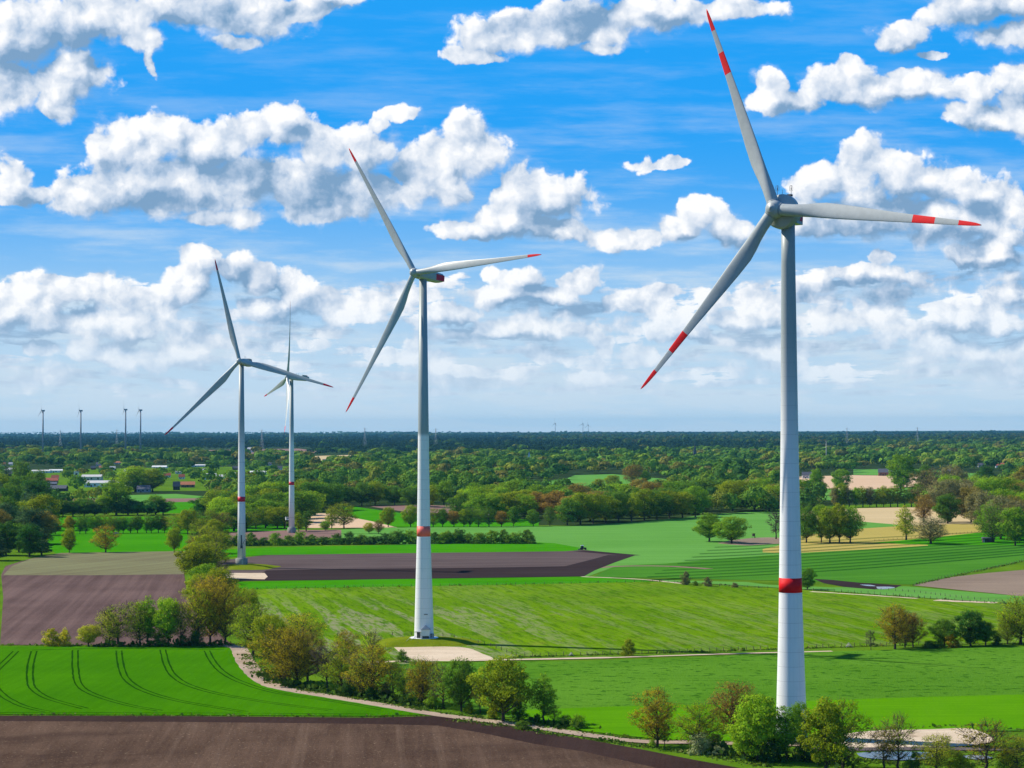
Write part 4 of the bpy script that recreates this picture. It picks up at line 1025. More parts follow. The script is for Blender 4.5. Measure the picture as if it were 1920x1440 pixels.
row(['oak', 'bud'], [(812, 988), (830, 988), (851, 988), (870, 988), (881, 988), (897, 988), (917, 988), (940, 988), (963, 987), (1000, 987), (1031, 986)], (28, 35), (20, 26), ['green', 'olive', 'deep', 'rust'], 'tree from the left in the row right of the salmon band', 'row of trees at the head of the pale green field')
row(['oak', 'bud'], [(337, 1000), (352, 1002), (372, 1000), (398, 998), (417, 998), (440, 996), (462, 995), (480, 992), (498, 990), (520, 991), (534, 990)], (34, 46), (28, 40), ['olive', 'olive', 'deep', 'brown'], 'tree from the left in the row behind the drum turbine', 'row of trees behind the drum turbine')
row(['oak', 'wood'], [(1064 + 24 * i, 985 - i * 1.55) for i in range(11)], (44, 56), (38, 50), ['olive', 'green', 'deep', 'olive'], 'tree from the left in the oak row above the pale field', 'oak row at the top of the pale field')
row(['oak'], [(1512, 1018), (1540, 1017), (1556, 1018), (1574, 1018), (1594, 1018)], (58, 68), (34, 46), ['olive', 'deep', 'green'], 'tree from the left in the dark clump right of the largest tower', 'dark clump right of the largest tower')
row(['slim', 'wood'], [(1566 + 13 * i, 951) for i in range(13)], (34, 42), (18, 24), ['grey', 'olive', 'green'], 'tree from the left in the belt behind the beige field', 'tree belt behind the beige field')
row(['shrub'], [(424 + 23 * i, 1023.5 - i * .24) for i in range(20)], (14, 26), (26, 34), ['deep', 'green', 'dark', 'deep'], 'shrub from the left in the long shrub row, left half', 'long shrub row')
row(['shrub'], [(834 + 22 * i, 1019.5) for i in range(8)], (18, 27), (26, 36), ['deep', 'green', 'deep'], 'shrub from the left in the shrub row right of the salmon banded tower', 'long shrub row, right end')
# --- fronts of the woods: single trees nearest to the camera
def inside(poly, x, y):
    c = False; n = len(poly)
    for i in range(n):
        x0, y0 = poly[i]; x1, y1 = poly[i - 1]
        if (y0 > y) != (y1 > y) and x < (x1 - x0) * (y - y0) / (y1 - y0) + x0: c = not c
    return c
WOODS = [
 ([(408, 966), (470, 956), (640, 950), (640, 956), (610, 962), (560, 982), (500, 990), (420, 1000)], 26, ['wood', 'oak'], ['olive', 'green', 'fresh', 'deep'], (42, 54), (44, 58), 'in the wood behind the two left turbines'),
 ([(862, 952), (1062, 950), (1062, 975), (990, 978), (900, 980), (866, 978)], 22, ['wood'], ['deep', 'green', 'olive', 'fresh', 'rust'], (40, 52), (42, 54), 'in the wood right of the salmon banded tower'),
 ([(1060, 962), (1300, 948), (1480, 940), (1500, 958), (1340, 962), (1200, 974), (1062, 982)], 26, ['wood', 'oak'], ['olive', 'green', 'deep', 'fresh', 'olive', 'brown'], (42, 54), (46, 60), 'in the wood above the pale green field'),
 ([(-20, 940), (40, 930), (88, 965), (98, 1000), (95, 1043), (60, 1046), (-20, 1056)], 32, ['dense', 'wood', 'pine', 'dense'], ['blue', 'deep', 'dark', 'dark', 'brown', 'olive'], (48, 66), (36, 50), 'in the dark mixed wood at the left border'),
 ([(1742, 950), (1930, 930), (1930, 1024), (1846, 1023), (1838, 985), (1742, 978)], 26, ['oak', 'wood', 'bud'], ['olive', 'green', 'brown', 'grey', 'fresh'], (56, 76), (48, 64), 'in the grove at the right border'),
 ([(640, 948), (800, 944), (860, 948), (860, 953), (700, 948), (640, 950)], 8, ['wood'], ['green', 'olive', 'deep'], (34, 44), (32, 42), 'in the wood left behind the salmon banded tower'),
]
for poly, n, kinds, cols, hs, ws, where in WOODS:
    xs = [p[0] for p in poly]; ys = [p[1] for p in poly]; got = []; tr = 0
    while len(got) < n and tr < 20000:
        tr += 1; x, y = trng.uniform(min(xs), max(xs)), trng.uniform(min(ys), max(ys))
        if not inside(poly, x, y): continue
        md = 22 * (1 - tr / 22000)
        if any((x - a) ** 2 + ((y - b) * 3.2) ** 2 < md * md for a, b in got): continue
        got.append((x, y))
        kd = trng.choice(kinds); cl_ = trng.choice(cols)
        if kd == 'pine': cl_ = 'blue'
        tone = {'olive': 'olive', 'green': 'mid green', 'deep': 'deep green', 'fresh': 'bright green', 'brown': 'brown budding', 'rust': 'rusty brown', 'grey': 'grey budding', 'blue': 'blue green', 'dark': 'dark green'}[cl_]
        tree(kd, x, y, trng.uniform(*hs), trng.uniform(*ws), cl_, tone + ' ' + ('conifer' if kd == 'pine' else 'tree') + ' ' + where, 'trees ' + where)

for a in [
 ('dense', 254, 922, 44, 58, 'fresh', 'very large round yellow green tree in front of the village'),
 ('oak', 286, 922, 40, 44, 'olive', 'olive tree joined to the right of the very large round village tree'),
 ('pine', 213, 917, 27, 20, 'blue', 'dark pointed conifer in front of the long pale factory hall'),
 ('oak', 64, 869, 27, 36, 'olive', 'huge pale crowned tree standing out above the village at left'),
 ('oak', 1531, 929, 46, 30, 'green', 'tree at the pale soil field nearest the largest tower'),
 ('oak', 1577, 922, 40, 34, 'green', 'second tree at the pale soil field, right of the nearest to the tower'),
 ('dense', 1690, 919, 62, 48, 'green', 'tall dense tree in the middle of the pale soil field'),
 ('dense', 1734, 918, 42, 36, 'deep', 'round tree just right of the tall dense one in the pale soil field'),
 ('dense', 1850, 909, 33, 32, 'dark', 'dark round tree at the right end of the pale soil field'),
 ('bud', 1186, 909, 37, 34, 'rust', 'rusty tree standing at the light green clearing'),
 ('oak', 1210, 909, 25, 17, 'green', 'small green tree right of the rusty clearing tree'),
 ('oak', 1122, 919, 20, 20, 'olive', 'left small tree on the near side of the light green clearing'),
 ('oak', 1148, 917, 25, 28, 'olive', 'right small tree on the near side of the light green clearing'),
]: tree(*a)
# buildings of the village and the farms: x, base y, width, height (photo pixels), kind, wall colour, roof colour, name, label
BLD = [
 (108, 921, 35, 11, 'gable', 'timber', 'slate', 'barn', 'dark timber barn with grey roof standing alone in the light green field'),
 (80, 923, 15, 6, 'gable', 'timber', 'slate', 'shed', 'low dark shed left of the lone timber barn'),
 (72, 913, 68, 9, 'long', 'brick', 'slate', 'farm_hall', 'long brick farm hall with grey roof at the near edge of the village'),
 (92, 906, 33, 10, 'gable', 'brick', 'redtile', 'house', 'wide house with a red tiled roof behind the brick farm hall'),
 (66, 904, 9, 9, 'gable', 'brick', 'orange', 'house', 'small house with an orange roof left of the wide red roofed one'),
 (143, 904, 8, 20, 'tower', 'white', 'steel', 'silo_tower', 'tall white and grey square tower at the white factory'),
 (173, 901, 37, 11, 'long', 'cream', 'pale', 'factory_hall', 'cream roofed factory hall behind the long pale hall'),
 (192, 913, 66, 12, 'long', 'white', 'pale', 'factory_hall', 'long pale factory hall with dark window groups'),
 (188, 893, 3.2, 15, 'tower', 'tan', 'tan', 'chimney', 'tall thin tan factory chimney'),
 (270, 923, 24, 13, 'gable', 'grey', 'slate', 'house', 'grey house with slate roof under the large round trees'),
 (236, 915, 18, 5, 'gable', 'grey', 'pale', 'shed', 'low shed with a pale roof right of the long pale hall'),
 (24, 885, 30, 8, 'gable', 'grey', 'pale', 'factory_hall', 'pale hall at the left border of the village'),
 (78, 887, 34, 6, 'long', 'white', 'pale', 'factory_hall', 'white roofed hall behind the wide red roofed house'),
 (106, 886, 26, 6, 'long', 'white', 'white', 'factory_hall', 'bright white roofed hall left of the square factory tower'),
 (40, 880, 5.5, 9, 'tower', 'tan', 'steel', 'silo', 'left one of two small silos in the village'),
 (52, 880, 5.5, 8, 'tower', 'grey', 'steel', 'silo', 'right one of two small silos in the village'),
 (185, 874, 9, 7, 'gable', 'white', 'slate', 'house', 'small white gabled house among the village trees'),
 (221, 870, 14, 5, 'gable', 'white', 'orange', 'house', 'white house with an orange roof among the village trees'),
 (300, 878, 28, 5, 'gable', 'white', 'white', 'factory_hall', 'left one of two long white strips of roof among the trees'),
 (372, 875, 30, 4, 'long', 'white', 'white', 'factory_hall', 'right one of two long white strips of roof among the trees'),
 (392, 899, 26, 11, 'gable', 'white', 'white', 'hall', 'white gabled hall left of the drum turbine tower'),
 (412, 897, 20, 7, 'gable', 'white', 'pale', 'hall', 'lower white hall joined to the right of the white gabled hall'),
 (441, 895, 20, 9, 'long', 'white', 'white', 'hall', 'white hall just left of the drum turbine tower'),
 (484, 890, 30, 7, 'long', 'white', 'white', 'hall', 'long white hall between the two left turbine towers'),
 (331, 919, 12, 16, 'gable', 'timber', 'slate', 'house', 'tall dark gabled house at the right end of the village'),
 (352, 914, 26, 11, 'gable', 'brick', 'orange', 'house', 'farmhouse with an orange roof at the right end of the village'),
 (1513, 897, 18, 12, 'gable', 'white', 'slate', 'house', 'white house right beside the largest tower at the pale field'),
 (1660, 892, 26, 13, 'gable', 'brick', 'slate', 'house', 'brick house with a blue grey roof at the far edge of the pale field'),
 (1778, 890, 22, 11, 'gable', 'brick', 'slate', 'house', 'dark roofed brick house at the right end of the pale field'),
 (1791, 889, 12, 9, 'gable', 'brick', 'orange', 'house', 'small orange roofed house beside the dark roofed brick house'),
 (1880, 877, 26, 9, 'gable', 'white', 'redtile', 'house', 'red roofed white house near the right border'),
 (1841, 876, 14, 8, 'gable', 'grey', 'slate', 'house', 'grey roofed house left of the red roofed white house'),
 (1433, 899, 14, 9, 'gable', 'brick', 'slate', 'house', 'brick cottage hidden in trees left of the largest tower'),
 (470, 848, 11, 9, 'long', 'white', 'white', 'hall', 'white block of silos at the far brown field'),
 (505, 873, 8, 6, 'gable', 'white', 'slate', 'house', 'small white house between the two left towers'),
 (592, 868, 14, 6, 'gable', 'timber', 'slate', 'house', 'dark roofed house right of the edge on turbine, left of three'),
 (612, 867, 14, 6, 'gable', 'timber', 'slate', 'house', 'dark roofed house right of the edge on turbine, middle of three'),
 (648, 868, 16, 7, 'gable', 'grey', 'slate', 'house', 'dark roofed house right of the edge on turbine, right of three'),
]
_br = random.Random(12)
for i in range(22):
    for _ in range(40):
        x, y = _br.uniform(2, 560), _br.uniform(872, 907)
        if all(abs(x - b[0]) > b[2] / 2 + 7 or abs(y - b[1]) > 5 for b in BLD): break
    c_ = _br.choice([('white', 'slate'), ('white', 'redtile'), ('brick', 'slate'), ('white', 'pale'), ('cream', 'orange')])
    nm_ = {('white', 'slate'): 'white walled, slate roofed', ('white', 'redtile'): 'white walled, red roofed', ('brick', 'slate'): 'brick walled, slate roofed', ('white', 'pale'): 'white walled, pale roofed', ('cream', 'orange'): 'cream walled, orange roofed'}[c_]
    k_ = (y - 801) / 100
    BLD.append((x, y, _br.uniform(10, 14) * k_, _br.uniform(8, 10) * k_, 'gable', c_[0], c_[1], 'village_house', nm_ + ' small house scattered among the village trees'))
def blocked(x, y):
    return any(abs(x - b[0]) < b[2] / 2 + 4 and b[1] - 3 < y < b[1] + 17 for b in BLD)
# --- the woods beyond: too many trees to count
OPEN = [
 [(980, 909), (1060, 898), (1078, 890), (1150, 888), (1258, 898), (1270, 936), (1180, 944), (1060, 938), (980, 924)], [(1480, 888), (1870, 886), (1900, 918), (1740, 934), (1560, 944), (1480, 938)], [(650, 946), (860, 942), (905, 952), (900, 966), (780, 966), (650, 962)],
 [(1290, 897), (1400, 893), (1410, 902), (1300, 906)], [(820, 896), (930, 893), (940, 901), (830, 905)],
 [(1080, 862), (1240, 859), (1250, 863), (1100, 867)], [(700, 905), (800, 901), (812, 906), (720, 911)], [(1250, 872), (1390, 868), (1400, 873), (1260, 878)], [(1650, 858), (1830, 855), (1840, 860), (1660, 864)], [(560, 906), (640, 903), (650, 908), (570, 912)],
 [(20, 926), (330, 918), (400, 928), (425, 962), (296, 964), (40, 956)], [(640, 949), (800, 944), (900, 948), (900, 966), (780, 966), (640, 960)],
 [(990, 909), (1070, 899), (1078, 890), (1150, 888), (1258, 898), (1262, 911), (1180, 932), (1138, 940), (1090, 925), (1040, 922), (985, 919)],
 [(1480, 896), (1600, 890), (1755, 891), (1862, 901), (1990, 902), (1990, 926), (1800, 914), (1720, 932), (1560, 940), (1480, 934)],
 [(340, 845), (560, 842), (600, 846), (560, 855), (400, 855)], [(570, 857), (690, 853), (690, 862), (580, 864)],
 [(1600, 879), (1720, 879), (1870, 889), (1870, 897), (1600, 891)], [(560, 950), (655, 945), (1010, 960), (1010, 990), (560, 990)], [(1560, 938), (1735, 930), (1735, 990), (1500, 990)],
]
VILLAGE = [(-40, 880), (120, 876), (330, 872), (560, 870), (560, 906), (400, 920), (200, 918), (-40, 920)]
CONI = [[(-60, 817), (420, 820), (960, 819), (1010, 832), (1240, 834), (1500, 836), (1500, 848), (1250, 851), (1000, 856), (620, 857), (300, 850), (-60, 848)],
        [(-60, 800), (2000, 800), (2000, 818), (1560, 818), (1200, 814), (600, 812), (300, 815), (-60, 816)], [(1520, 838), (1640, 838), (1640, 846), (1520, 846)]]
def wood_mass(name, label, cat, seed, rows, mat, pal, conifer=False):
    rng = np.random.default_rng(seed); CE, NO, SI, TI = [], [], [], []
    pal = np.array(pal)
    for y0, step_m, rr, hh, nq, thin in rows:
        mpp = at(960, y0).y / FPX; x = -60.0
        # drifts of one kind: neighbours tend to share a colour
        ph = rng.uniform(0, 50)
        while x < 1985:
            x += step_m / mpp * rng.uniform(.7, 1.3)
            y = y0 + rng.normal() * thin
            if y < 808.5: y = 808.5 + rng.random()
            if any(inside(o, x, y) for o in OPEN) or blocked(x, y): continue
            vil = inside(VILLAGE, x, y)
            if vil and rng.random() < .58: continue
            if inside(CONI[0], x, y + 2.5 * math.sin(x * .03)) or inside(CONI[1], x, y + 2 * math.sin(x * .017 + 2)) or inside(CONI[2], x, y): 
                if not conifer and rng.random() > .06: continue
            elif conifer and rng.random() > .035: continue
            g = at(x, y)
            h_ = hh * rng.uniform(.72, 1.2) * (1 + .30 * math.sin(x * .045 + y) * math.sin(x * .013 + 2 * y) + (.35 * max(0, math.sin(x * .021 + 1) * math.sin(x * .0073)) if y < 815 else 0)) * (.75 if vil else 1); r = rr * rng.uniform(.75, 1.3) * (.85 if vil else 1)
            k = int(nq * rng.uniform(.8, 1.2))
            d = rng.normal(size=(k, 3)); d /= np.linalg.norm(d, axis=1, keepdims=True)
            d[:, 2] = np.where(rng.random(k) < .7, np.abs(d[:, 2]), d[:, 2])
            lob = 1 + .18 * np.sin(3 * np.arctan2(d[:, 1], d[:, 0]) + ph) + .15 * np.sin(5 * d[:, 2] + ph * 2 + x)
            rad = (.80 + .2 * rng.random(k)) * lob
            if conifer: rad *= (1.0 - .45 * np.clip(d[:, 2], 0, 1))
            vr = h_ * (.40 if g.y < 2800 else .33)
            if g.y > 2800: r *= 1.22
            p = np.stack([g.x + d[:, 0] * r * rad, g.y + d[:, 1] * r * rad, h_ - vr + d[:, 2] * vr * rad], 1)
            CE.append(p); NO.append(d * np.array([1, 1, .8]) + rng.normal(size=(k, 3)) * .22); SI.append(np.full(k, (4.2 * r * r * 3.1 / nq) ** .5 * 1.55) * rng.uniform(.7, 1.2, k))
            w = .5 + .5 * math.sin(x * .021 + y * .6 + ph); idx = int(np.clip(rng.normal(w, .19), 0, .999) * len(pal))
            fk = 2.0 - 1.25 * min(1, max(0, (g.y - 5000) / 5000))
            TI.append(np.repeat((pal[idx] * fk * rng.uniform(.93, 1.07))[None], k, 0) * rng.uniform(.88, 1.12, (k, 1)))
    me = quads_mesh(name, np.concatenate(CE), np.concatenate(NO), np.concatenate(SI), rng, mat, np.concatenate(TI))
    o = link(name, me); tag(o, label, cat, kind='stuff'); return o
rows_b = []
y = 962.0
while y > 812:
    d_ = at(960, y).y
    if d_ < 2600: rows_b.append((y, 12.5, 8.6, 20, 330, 2.0))
    elif d_ < 4200: rows_b.append((y, 16, 10, 20.5, 170, 1.6))
    elif d_ < 8000: rows_b.append((y, 22, 12, 20, 70, 1.2))
    else: rows_b.append((y, 34, 15, 19, 22, .9))
    y -= 3.4 if y > 900 else (2.7 if y > 860 else (2.0 if y > 830 else 1.5))
PALB = [(.035, .085, .016), (.05, .115, .016), (.07, .14, .016), (.10, .155, .016), (.12, .145, .02), (.115, .115, .025), (.08, .15, .018)]
PALC = [(.018, .045, .018), (.022, .052, .02), (.028, .06, .02), (.02, .05, .026)]
wood_mass('broadleaf_wood', 'endless spring green and brown woodland stretching to the horizon', 'woodland', 3, rows_b, LEAF_FAR, PALB)
wood_mass('conifer_forest', 'dark blue green conifer forest blocks below the horizon', 'forest', 4, [(y_, st_ * .8, r_ * .75, 19, n_, t_) for y_, st_, r_, h_, n_, t_ in rows_b if y_ < 853], LEAF_FAR, PALC, True)
print('TREES', len(TREES))
# ------------------------------------------------------------------ village, farms, churches
BM = {'timber': plain('timber', (.075, .055, .045), .8, .2), 'brick': plain('brick', (.28, .13, .09), .85, .2, var=.2), 'white': plain('render_white', (.74, .74, .72), .7, .2), 'cream': plain('render_cream', (.66, .60, .48), .7, .2),
      'tan': plain('render_tan', (.48, .38, .26), .8, .2), 'grey': plain('render_grey', (.36, .36, .37), .7, .2), 'slate': plain('slate_roof', (.10, .105, .13), .6, .3, var=.2), 'redtile': plain('red_tiles', (.36, .10, .06), .8, .2, var=.2),
      'orange': plain('orange_tiles', (.46, .17, .08), .8, .2, var=.2), 'pale': plain('pale_roof', (.62, .60, .56), .6, .3), 'steel': plain('steel_roof', (.38, .42, .46), .4, .4)}
GLASS = plain('window_glass', (.03, .04, .055), .08, .6)
for px, py, w, h, kind, wc, rc, nm, lab in BLD:
    g = at(px, py); mpp = g.y / FPX; W, H = w * mpp, h * mpp
    rz = math.atan2(g.x, g.y) * -.3 + ((px * 7) % 5 - 2) * .05
    root = empty(nm, (g.x, g.y, 0), rz); tag(root, lab, 'house' if nm == 'village_house' else 'building' if nm not in ('silo', 'silo_tower', 'chimney') else nm.replace('_', ' '))
    if nm == 'village_house': root['group'] = lab.split(' small')[0] + ' houses of the village'
    if kind == 'tower':
        mb = MB()
        if nm == 'silo': mb.lathe([(W / 2, -.2), (W / 2, H * .85)], 20)
        elif nm == 'chimney': mb.lathe([(W / 2, -.2), (W / 2 * .75, H * .95)], 16)
        else: mb.box(0, 0, -.2, W, W * .9, H * .92 + .2)
        mb.build('wall', BM[wc], root)
        mb = MB()
        if nm == 'silo': mb.lathe([(W / 2 * 1.05, H * .85), (.1, H)], 20)
        elif nm == 'chimney': mb.lathe([(W / 2 * .9, H * .95), (W / 2 * .9, H)], 16)
        else: mb.box(0, 0, H * .92, W * 1.08, W, H * .08)
        mb.build('roof', BM[rc], root)
        if nm == 'silo_tower':
            mb = MB(); mb.box(W * .12, -W * .46, H * .45, W * .5, .1, H * .4); mb.build('window', GLASS, root)
        continue
    D = min(W * .7, 16) if kind == 'gable' else min(W * .5, 26)
    hw = H * (.5 if kind == 'gable' else .66); hr = H - hw; ov = .5
    x0, x1, y0, y1 = -W / 2, W / 2, -D / 2, D / 2
    mb = MB()
    mb.add([(x0, y0, -.2), (x1, y0, -.2), (x1, y1, -.2), (x0, y1, -.2), (x0, y0, hw), (x1, y0, hw), (x1, y1, hw), (x0, y1, hw), (x0, 0, H - .12), (x1, 0, H - .12)],
           [(0, 1, 5, 4), (1, 2, 6, 9, 5), (2, 3, 7, 6), (3, 0, 4, 8, 7)])
    mb.build('wall', BM[wc], root)
    k = hr * ov / (D / 2); mb = MB()
    for s_ in (-1, 1):
        a = [(x0 - ov, s_ * (D / 2 + ov), hw - k), (x1 + ov, s_ * (D / 2 + ov), hw - k), (x1 + ov, 0, H), (x0 - ov, 0, H)]
        a += [(x_, y_, z_ + .22) for x_, y_, z_ in a]
        mb.add(a, [(0, 1, 2, 3), (7, 6, 5, 4), (0, 4, 5, 1), (1, 5, 6, 2), (2, 6, 7, 3), (3, 7, 4, 0)])
    r_ = mb.build('roof', BM[rc], root)
    if nm in ('house', 'village_house') and kind == 'gable':
        mb = MB(); mb.box(W * .22, D * .08, H - .6, .8, .8, 1.6); mb.build('chimney', BM['brick'], r_)
    n = 3 if kind == 'gable' else max(3, int(W / 9))
    for i in range(n):
        mb = MB(); ww = min(2.4, W / n * .4); mb.box(x0 + W * (i + .5) / n, y0 - .03, hw * .32, ww, .1, hw * .42); mb.build('window', GLASS, root)
    mb = MB(); mb.box(x0 + W * .5 / n * 2.0, y0 - .03, 0, min(2.2, W * .1), .12, hw * .55); mb.build('door', BM['timber'], root)
def church(px, ptop, dist, w, body, roof, label, hb):
    g = at_d(px, ptop, dist); root = empty('church_tower', (g.x, dist, 0)); tag(root, label, 'church'); H = g.z
    mb = MB(); mb.box(0, 0, -.2, w, w, H * hb + .2); mb.build('wall', BM[body], root)
    z0 = H * hb; mb = MB()
    mb.add([(-w * .56, -w * .56, z0), (w * .56, -w * .56, z0), (w * .56, w * .56, z0), (-w * .56, w * .56, z0), (0, 0, H)], [(0, 1, 4), (1, 2, 4), (2, 3, 4), (3, 0, 4), (3, 2, 1, 0)])
    mb.build('spire', BM[roof], root)
    for x in (-w * .2, w * .2):
        mb = MB(); mb.box(x, -w / 2 - .02, z0 - w * .7, w * .18, .1, w * .45); mb.build('belfry_window', GLASS, root)
    mb = MB(); mb.add([(-w / 2, w / 2, 0), (w / 2, w / 2, 0), (w / 2, w * 2.6, 0), (-w / 2, w * 2.6, 0), (-w / 2, w / 2, H * .3), (w / 2, w / 2, H * .3), (w / 2, w * 2.6, H * .3), (-w / 2, w * 2.6, H * .3), (0, w / 2, H * .45), (0, w * 2.6, H * .45)],
                      [(0, 3, 7, 4), (1, 5, 6, 2), (2, 6, 9, 7, 3), (4, 7, 9, 8), (5, 8, 9, 6), (0, 4, 8, 5, 1)])
    mb.build('nave', BM['brick'], root)
church(992, 846, 4200, 5.5, 'brick', 'pale', 'church tower with a pale spire above the trees in the middle distance', .62)
church(1303, 829, 4600, 6.5, 'timber', 'slate', 'dark pointed church steeple above the trees left of the largest tower', .45)
g = at_d(1549, 826, 4300); root = empty('radio_mast', (g.x, 4300, 0)); tag(root, 'thin grey radio mast rising from the woods right of the largest tower', 'mast')
mb = MB(); mb.tube([(0, 0, 0), (0, 0, g.z)], [.9, .35], 8); mb.build('pole', STEEL, root)
mb = MB(); mb.box(0, 0, g.z * .80, 2.2, 2.2, 1.0); mb.build('antenna_platform', STEEL, root)
# lattice pylons along the horizon
def pylon_meshes(H):
    m = MB(); w0, w1 = H * .09, H * .012
    for a, b in ((-1, -1), (1, -1), (1, 1), (-1, 1)): m.tube([(a * w0, b * w0, 0), (a * w1 * 1.6, b * w1 * 1.6, H * .75), (a * w1 * .4, b * w1 * .4, H)], .34, 4)
    for i in range(7):
        z0, z1 = H * i / 8, H * (i + 1) / 8; r0 = w0 + (w1 - w0) * min(1, z0 / (.75 * H)); r1 = w0 + (w1 - w0) * min(1, z1 / (.75 * H))
        m.tube([(-r0, -r0, z0), (r1, -r1, z1)], .22, 3); m.tube([(r0, -r0, z0), (-r1, -r1, z1)], .22, 3)
    arms = []
    for z, l in ((.68, .20), (.82, .26), (.94, .15)):
        q = MB(); q.tube([(-H * l, 0, H * z), (0, 0, H * z + .6), (H * l, 0, H * z)], [.2, .4, .2], 4); arms.append(q.mesh('crossarm', STEEL))
    return m.mesh('lattice', STEEL), arms
PYL = pylon_meshes(70)
for i, (px, yt) in enumerate([(113, 806), (219, 805), (491, 805), (684, 802), (817, 803), (1588, 802), (1720, 801)]):
    D = 7600; g = at_d(px, yt, D); k = g.z / 70
    root = empty('pylon', (g.x, D, 0)); root.rotation_euler = (0, 0, .5)
    tag(root, ORD[i] + ' lattice pylon from the left on the horizon', 'pylon', 'lattice pylons on the horizon')
    link('lattice', PYL[0], root, scale=(k, k, k))
    for a in PYL[1]: link('crossarm', a, root, scale=(k, k, k))

# ------------------------------------------------------------------ fences
POST = MB(); POST.tube([(0, 0, -.1), (0, 0, .8), (.03, .02, 1.45)], [.10, .095, .08], 6); POSTM = POST.mesh('post', BM['timber'])
WIRE = plain('fence_wire', (.18, .17, .16), .6, .3)
def fence(pts, n, label, seed=0, hs=1.0):
    rng = random.Random(seed); L_ = [at(x, y) for x, y in smooth_line(pts, 12)]
    ds = [0]
    for a, b in zip(L_, L_[1:]): ds.append(ds[-1] + (b - a).length)
    root = empty('wire_fence', L_[0]); tag(root, label, 'fence'); q = []
    for i in range(n):
        d = ds[-1] * i / (n - 1) + (rng.uniform(-.3, .3) if 0 < i < n - 1 else 0); j = max(k for k in range(len(ds)) if ds[k] <= d + 1e-6); j = min(j, len(ds) - 2)
        p = L_[j].lerp(L_[j + 1], (d - ds[j]) / max(1e-6, ds[j + 1] - ds[j])) - L_[0]; q.append(p)
        link('post', POSTM, root, loc=p, rot=(rng.uniform(-.07, .07), rng.uniform(-.07, .07), rng.uniform(0, 6)), scale=(1.2, 1.2, hs * rng.uniform(.9, 1.12)))
    for z in (.55, .95, 1.3):
        mb = MB(); mb.tube([p + Vector((0, 0, z * hs)) for p in q], .018, 3); mb.build('wire', WIRE, root)
fence([(446, 1106), (700, 1101), (1000, 1096.5), (1240, 1091)], 46, 'wire fence on the far side of the pasture, left of the largest tower', 1)
fence([(1240, 1091), (1330, 1099), (1440, 1104)], 14, 'short wire fence past the flowering shrubs at the upper pasture', 2)
fence([(1500, 1106.5), (1600, 1112), (1720, 1121), (1800, 1128), (1920, 1135)], 34, 'wire fence on the far side of the pasture, right of the largest tower', 3)
fence([(600, 1193), (700, 1192), (820, 1193), (900, 1207), (960, 1228)], 18, 'wire fence running behind the turbine mound', 4)
fence([(968, 1232), (1130, 1228), (1280, 1223), (1440, 1217.5)], 34, 'wire fence along the pale track, left of the largest tower', 5)
fence([(1506, 1215.5), (1560, 1214), (1640, 1211.5), (1760, 1209)], 22, 'wire fence along the lower pasture edge, right of the largest tower', 6)
fence([(1712, 1098), (1780, 1082), (1850, 1068), (1930, 1050)], 40, 'wire fence between the striped cereal and the brown field', 7)
fence([(1640, 1015), (1700, 1010), (1760, 1005), (1835, 998)], 26, 'wire fence at the edge of the dry grass field', 8)
fence([(1640, 1106), (1720, 1112), (1800, 1122), (1880, 1129)], 22, 'second wire fence beyond the pasture at right, behind the first one', 9)
# ------------------------------------------------------------------ vehicles and small things
TYRE = plain('tyre', (.02, .02, .02), .8, .2)
def wheel(root, x, y, r, w):
    mb = MB(); A = Matrix(((1, 0, 0), (0, 0, -1), (0, 1, 0)))
    mb.lathe([(r * .55, -w / 2), (r * .95, -w / 2), (r, -w / 4), (r, w / 4), (r * .95, w / 2), (r * .55, w / 2)], 24, c=(x, y, r), axis=A)
    o = mb.build('wheel', TYRE, root); mb = MB(); mb.lathe([(r * .54, -w * .4), (r * .54, w * .4)], 16, c=(x, y, r), axis=A); mb.build('rim', STEEL, o)
g = at(1093, 1031); tr_ = empty('tractor', g, R(4)); tag(tr_, 'small dark tractor with a white cab roof working at the edge of the ploughed field', 'tractor')
sub(tr_, 'bonnet', DARK, lambda b: b.add([(.3, -.45, .9), (2.3, -.4, .9), (2.3, .4, .9), (.3, .45, .9), (.3, -.45, 1.75), (2.3, -.36, 1.5), (2.3, .36, 1.5), (.3, .45, 1.75)], [(3, 2, 1, 0), (4, 5, 6, 7), (0, 1, 5, 4), (1, 2, 6, 5), (2, 3, 7, 6), (3, 0, 4, 7)]))
cab = sub(tr_, 'cab', GLASS, lambda b: b.box(-.5, 0, 1.2, 1.6, 1.5, 1.5)); sub(cab, 'cab_roof', WHITE_P, lambda b: b.box(-.5, 0, 2.7, 2.0, 1.8, .42))
sub(tr_, 'chassis', CRIMSON, lambda b: b.box(.4, 0, .62, 3.6, .7, .45))
for y_ in (-.85, .85): wheel(tr_, -.9, y_, .95, .6); wheel(tr_, 1.7, y_, .62, .45)
sub(tr_, 'harrow', DARK, lambda b: b.box(-2.6, 0, .15, 1.4, 3.2, .55))
g = at(218, 1001); cr_ = empty('car', g, R(3)); tag(cr_, 'white car on the lane under the tree row between the green fields', 'car')
def carbody(b):
    pr = [(-2.2, .35), (2.2, .35), (2.25, .75), (1.2, .95), (-2.1, 1.0), (-2.25, .7)]
    v = [(x, -.88, z) for x, z in pr] + [(x, .88, z) for x, z in pr]; n = len(pr)
    b.add(v, [tuple(range(n)), tuple(reversed(range(n, 2 * n)))] + [(i, n + i, n + (i + 1) % n, (i + 1) % n) for i in range(n)])
sub(cr_, 'body', WHITE_P, carbody)
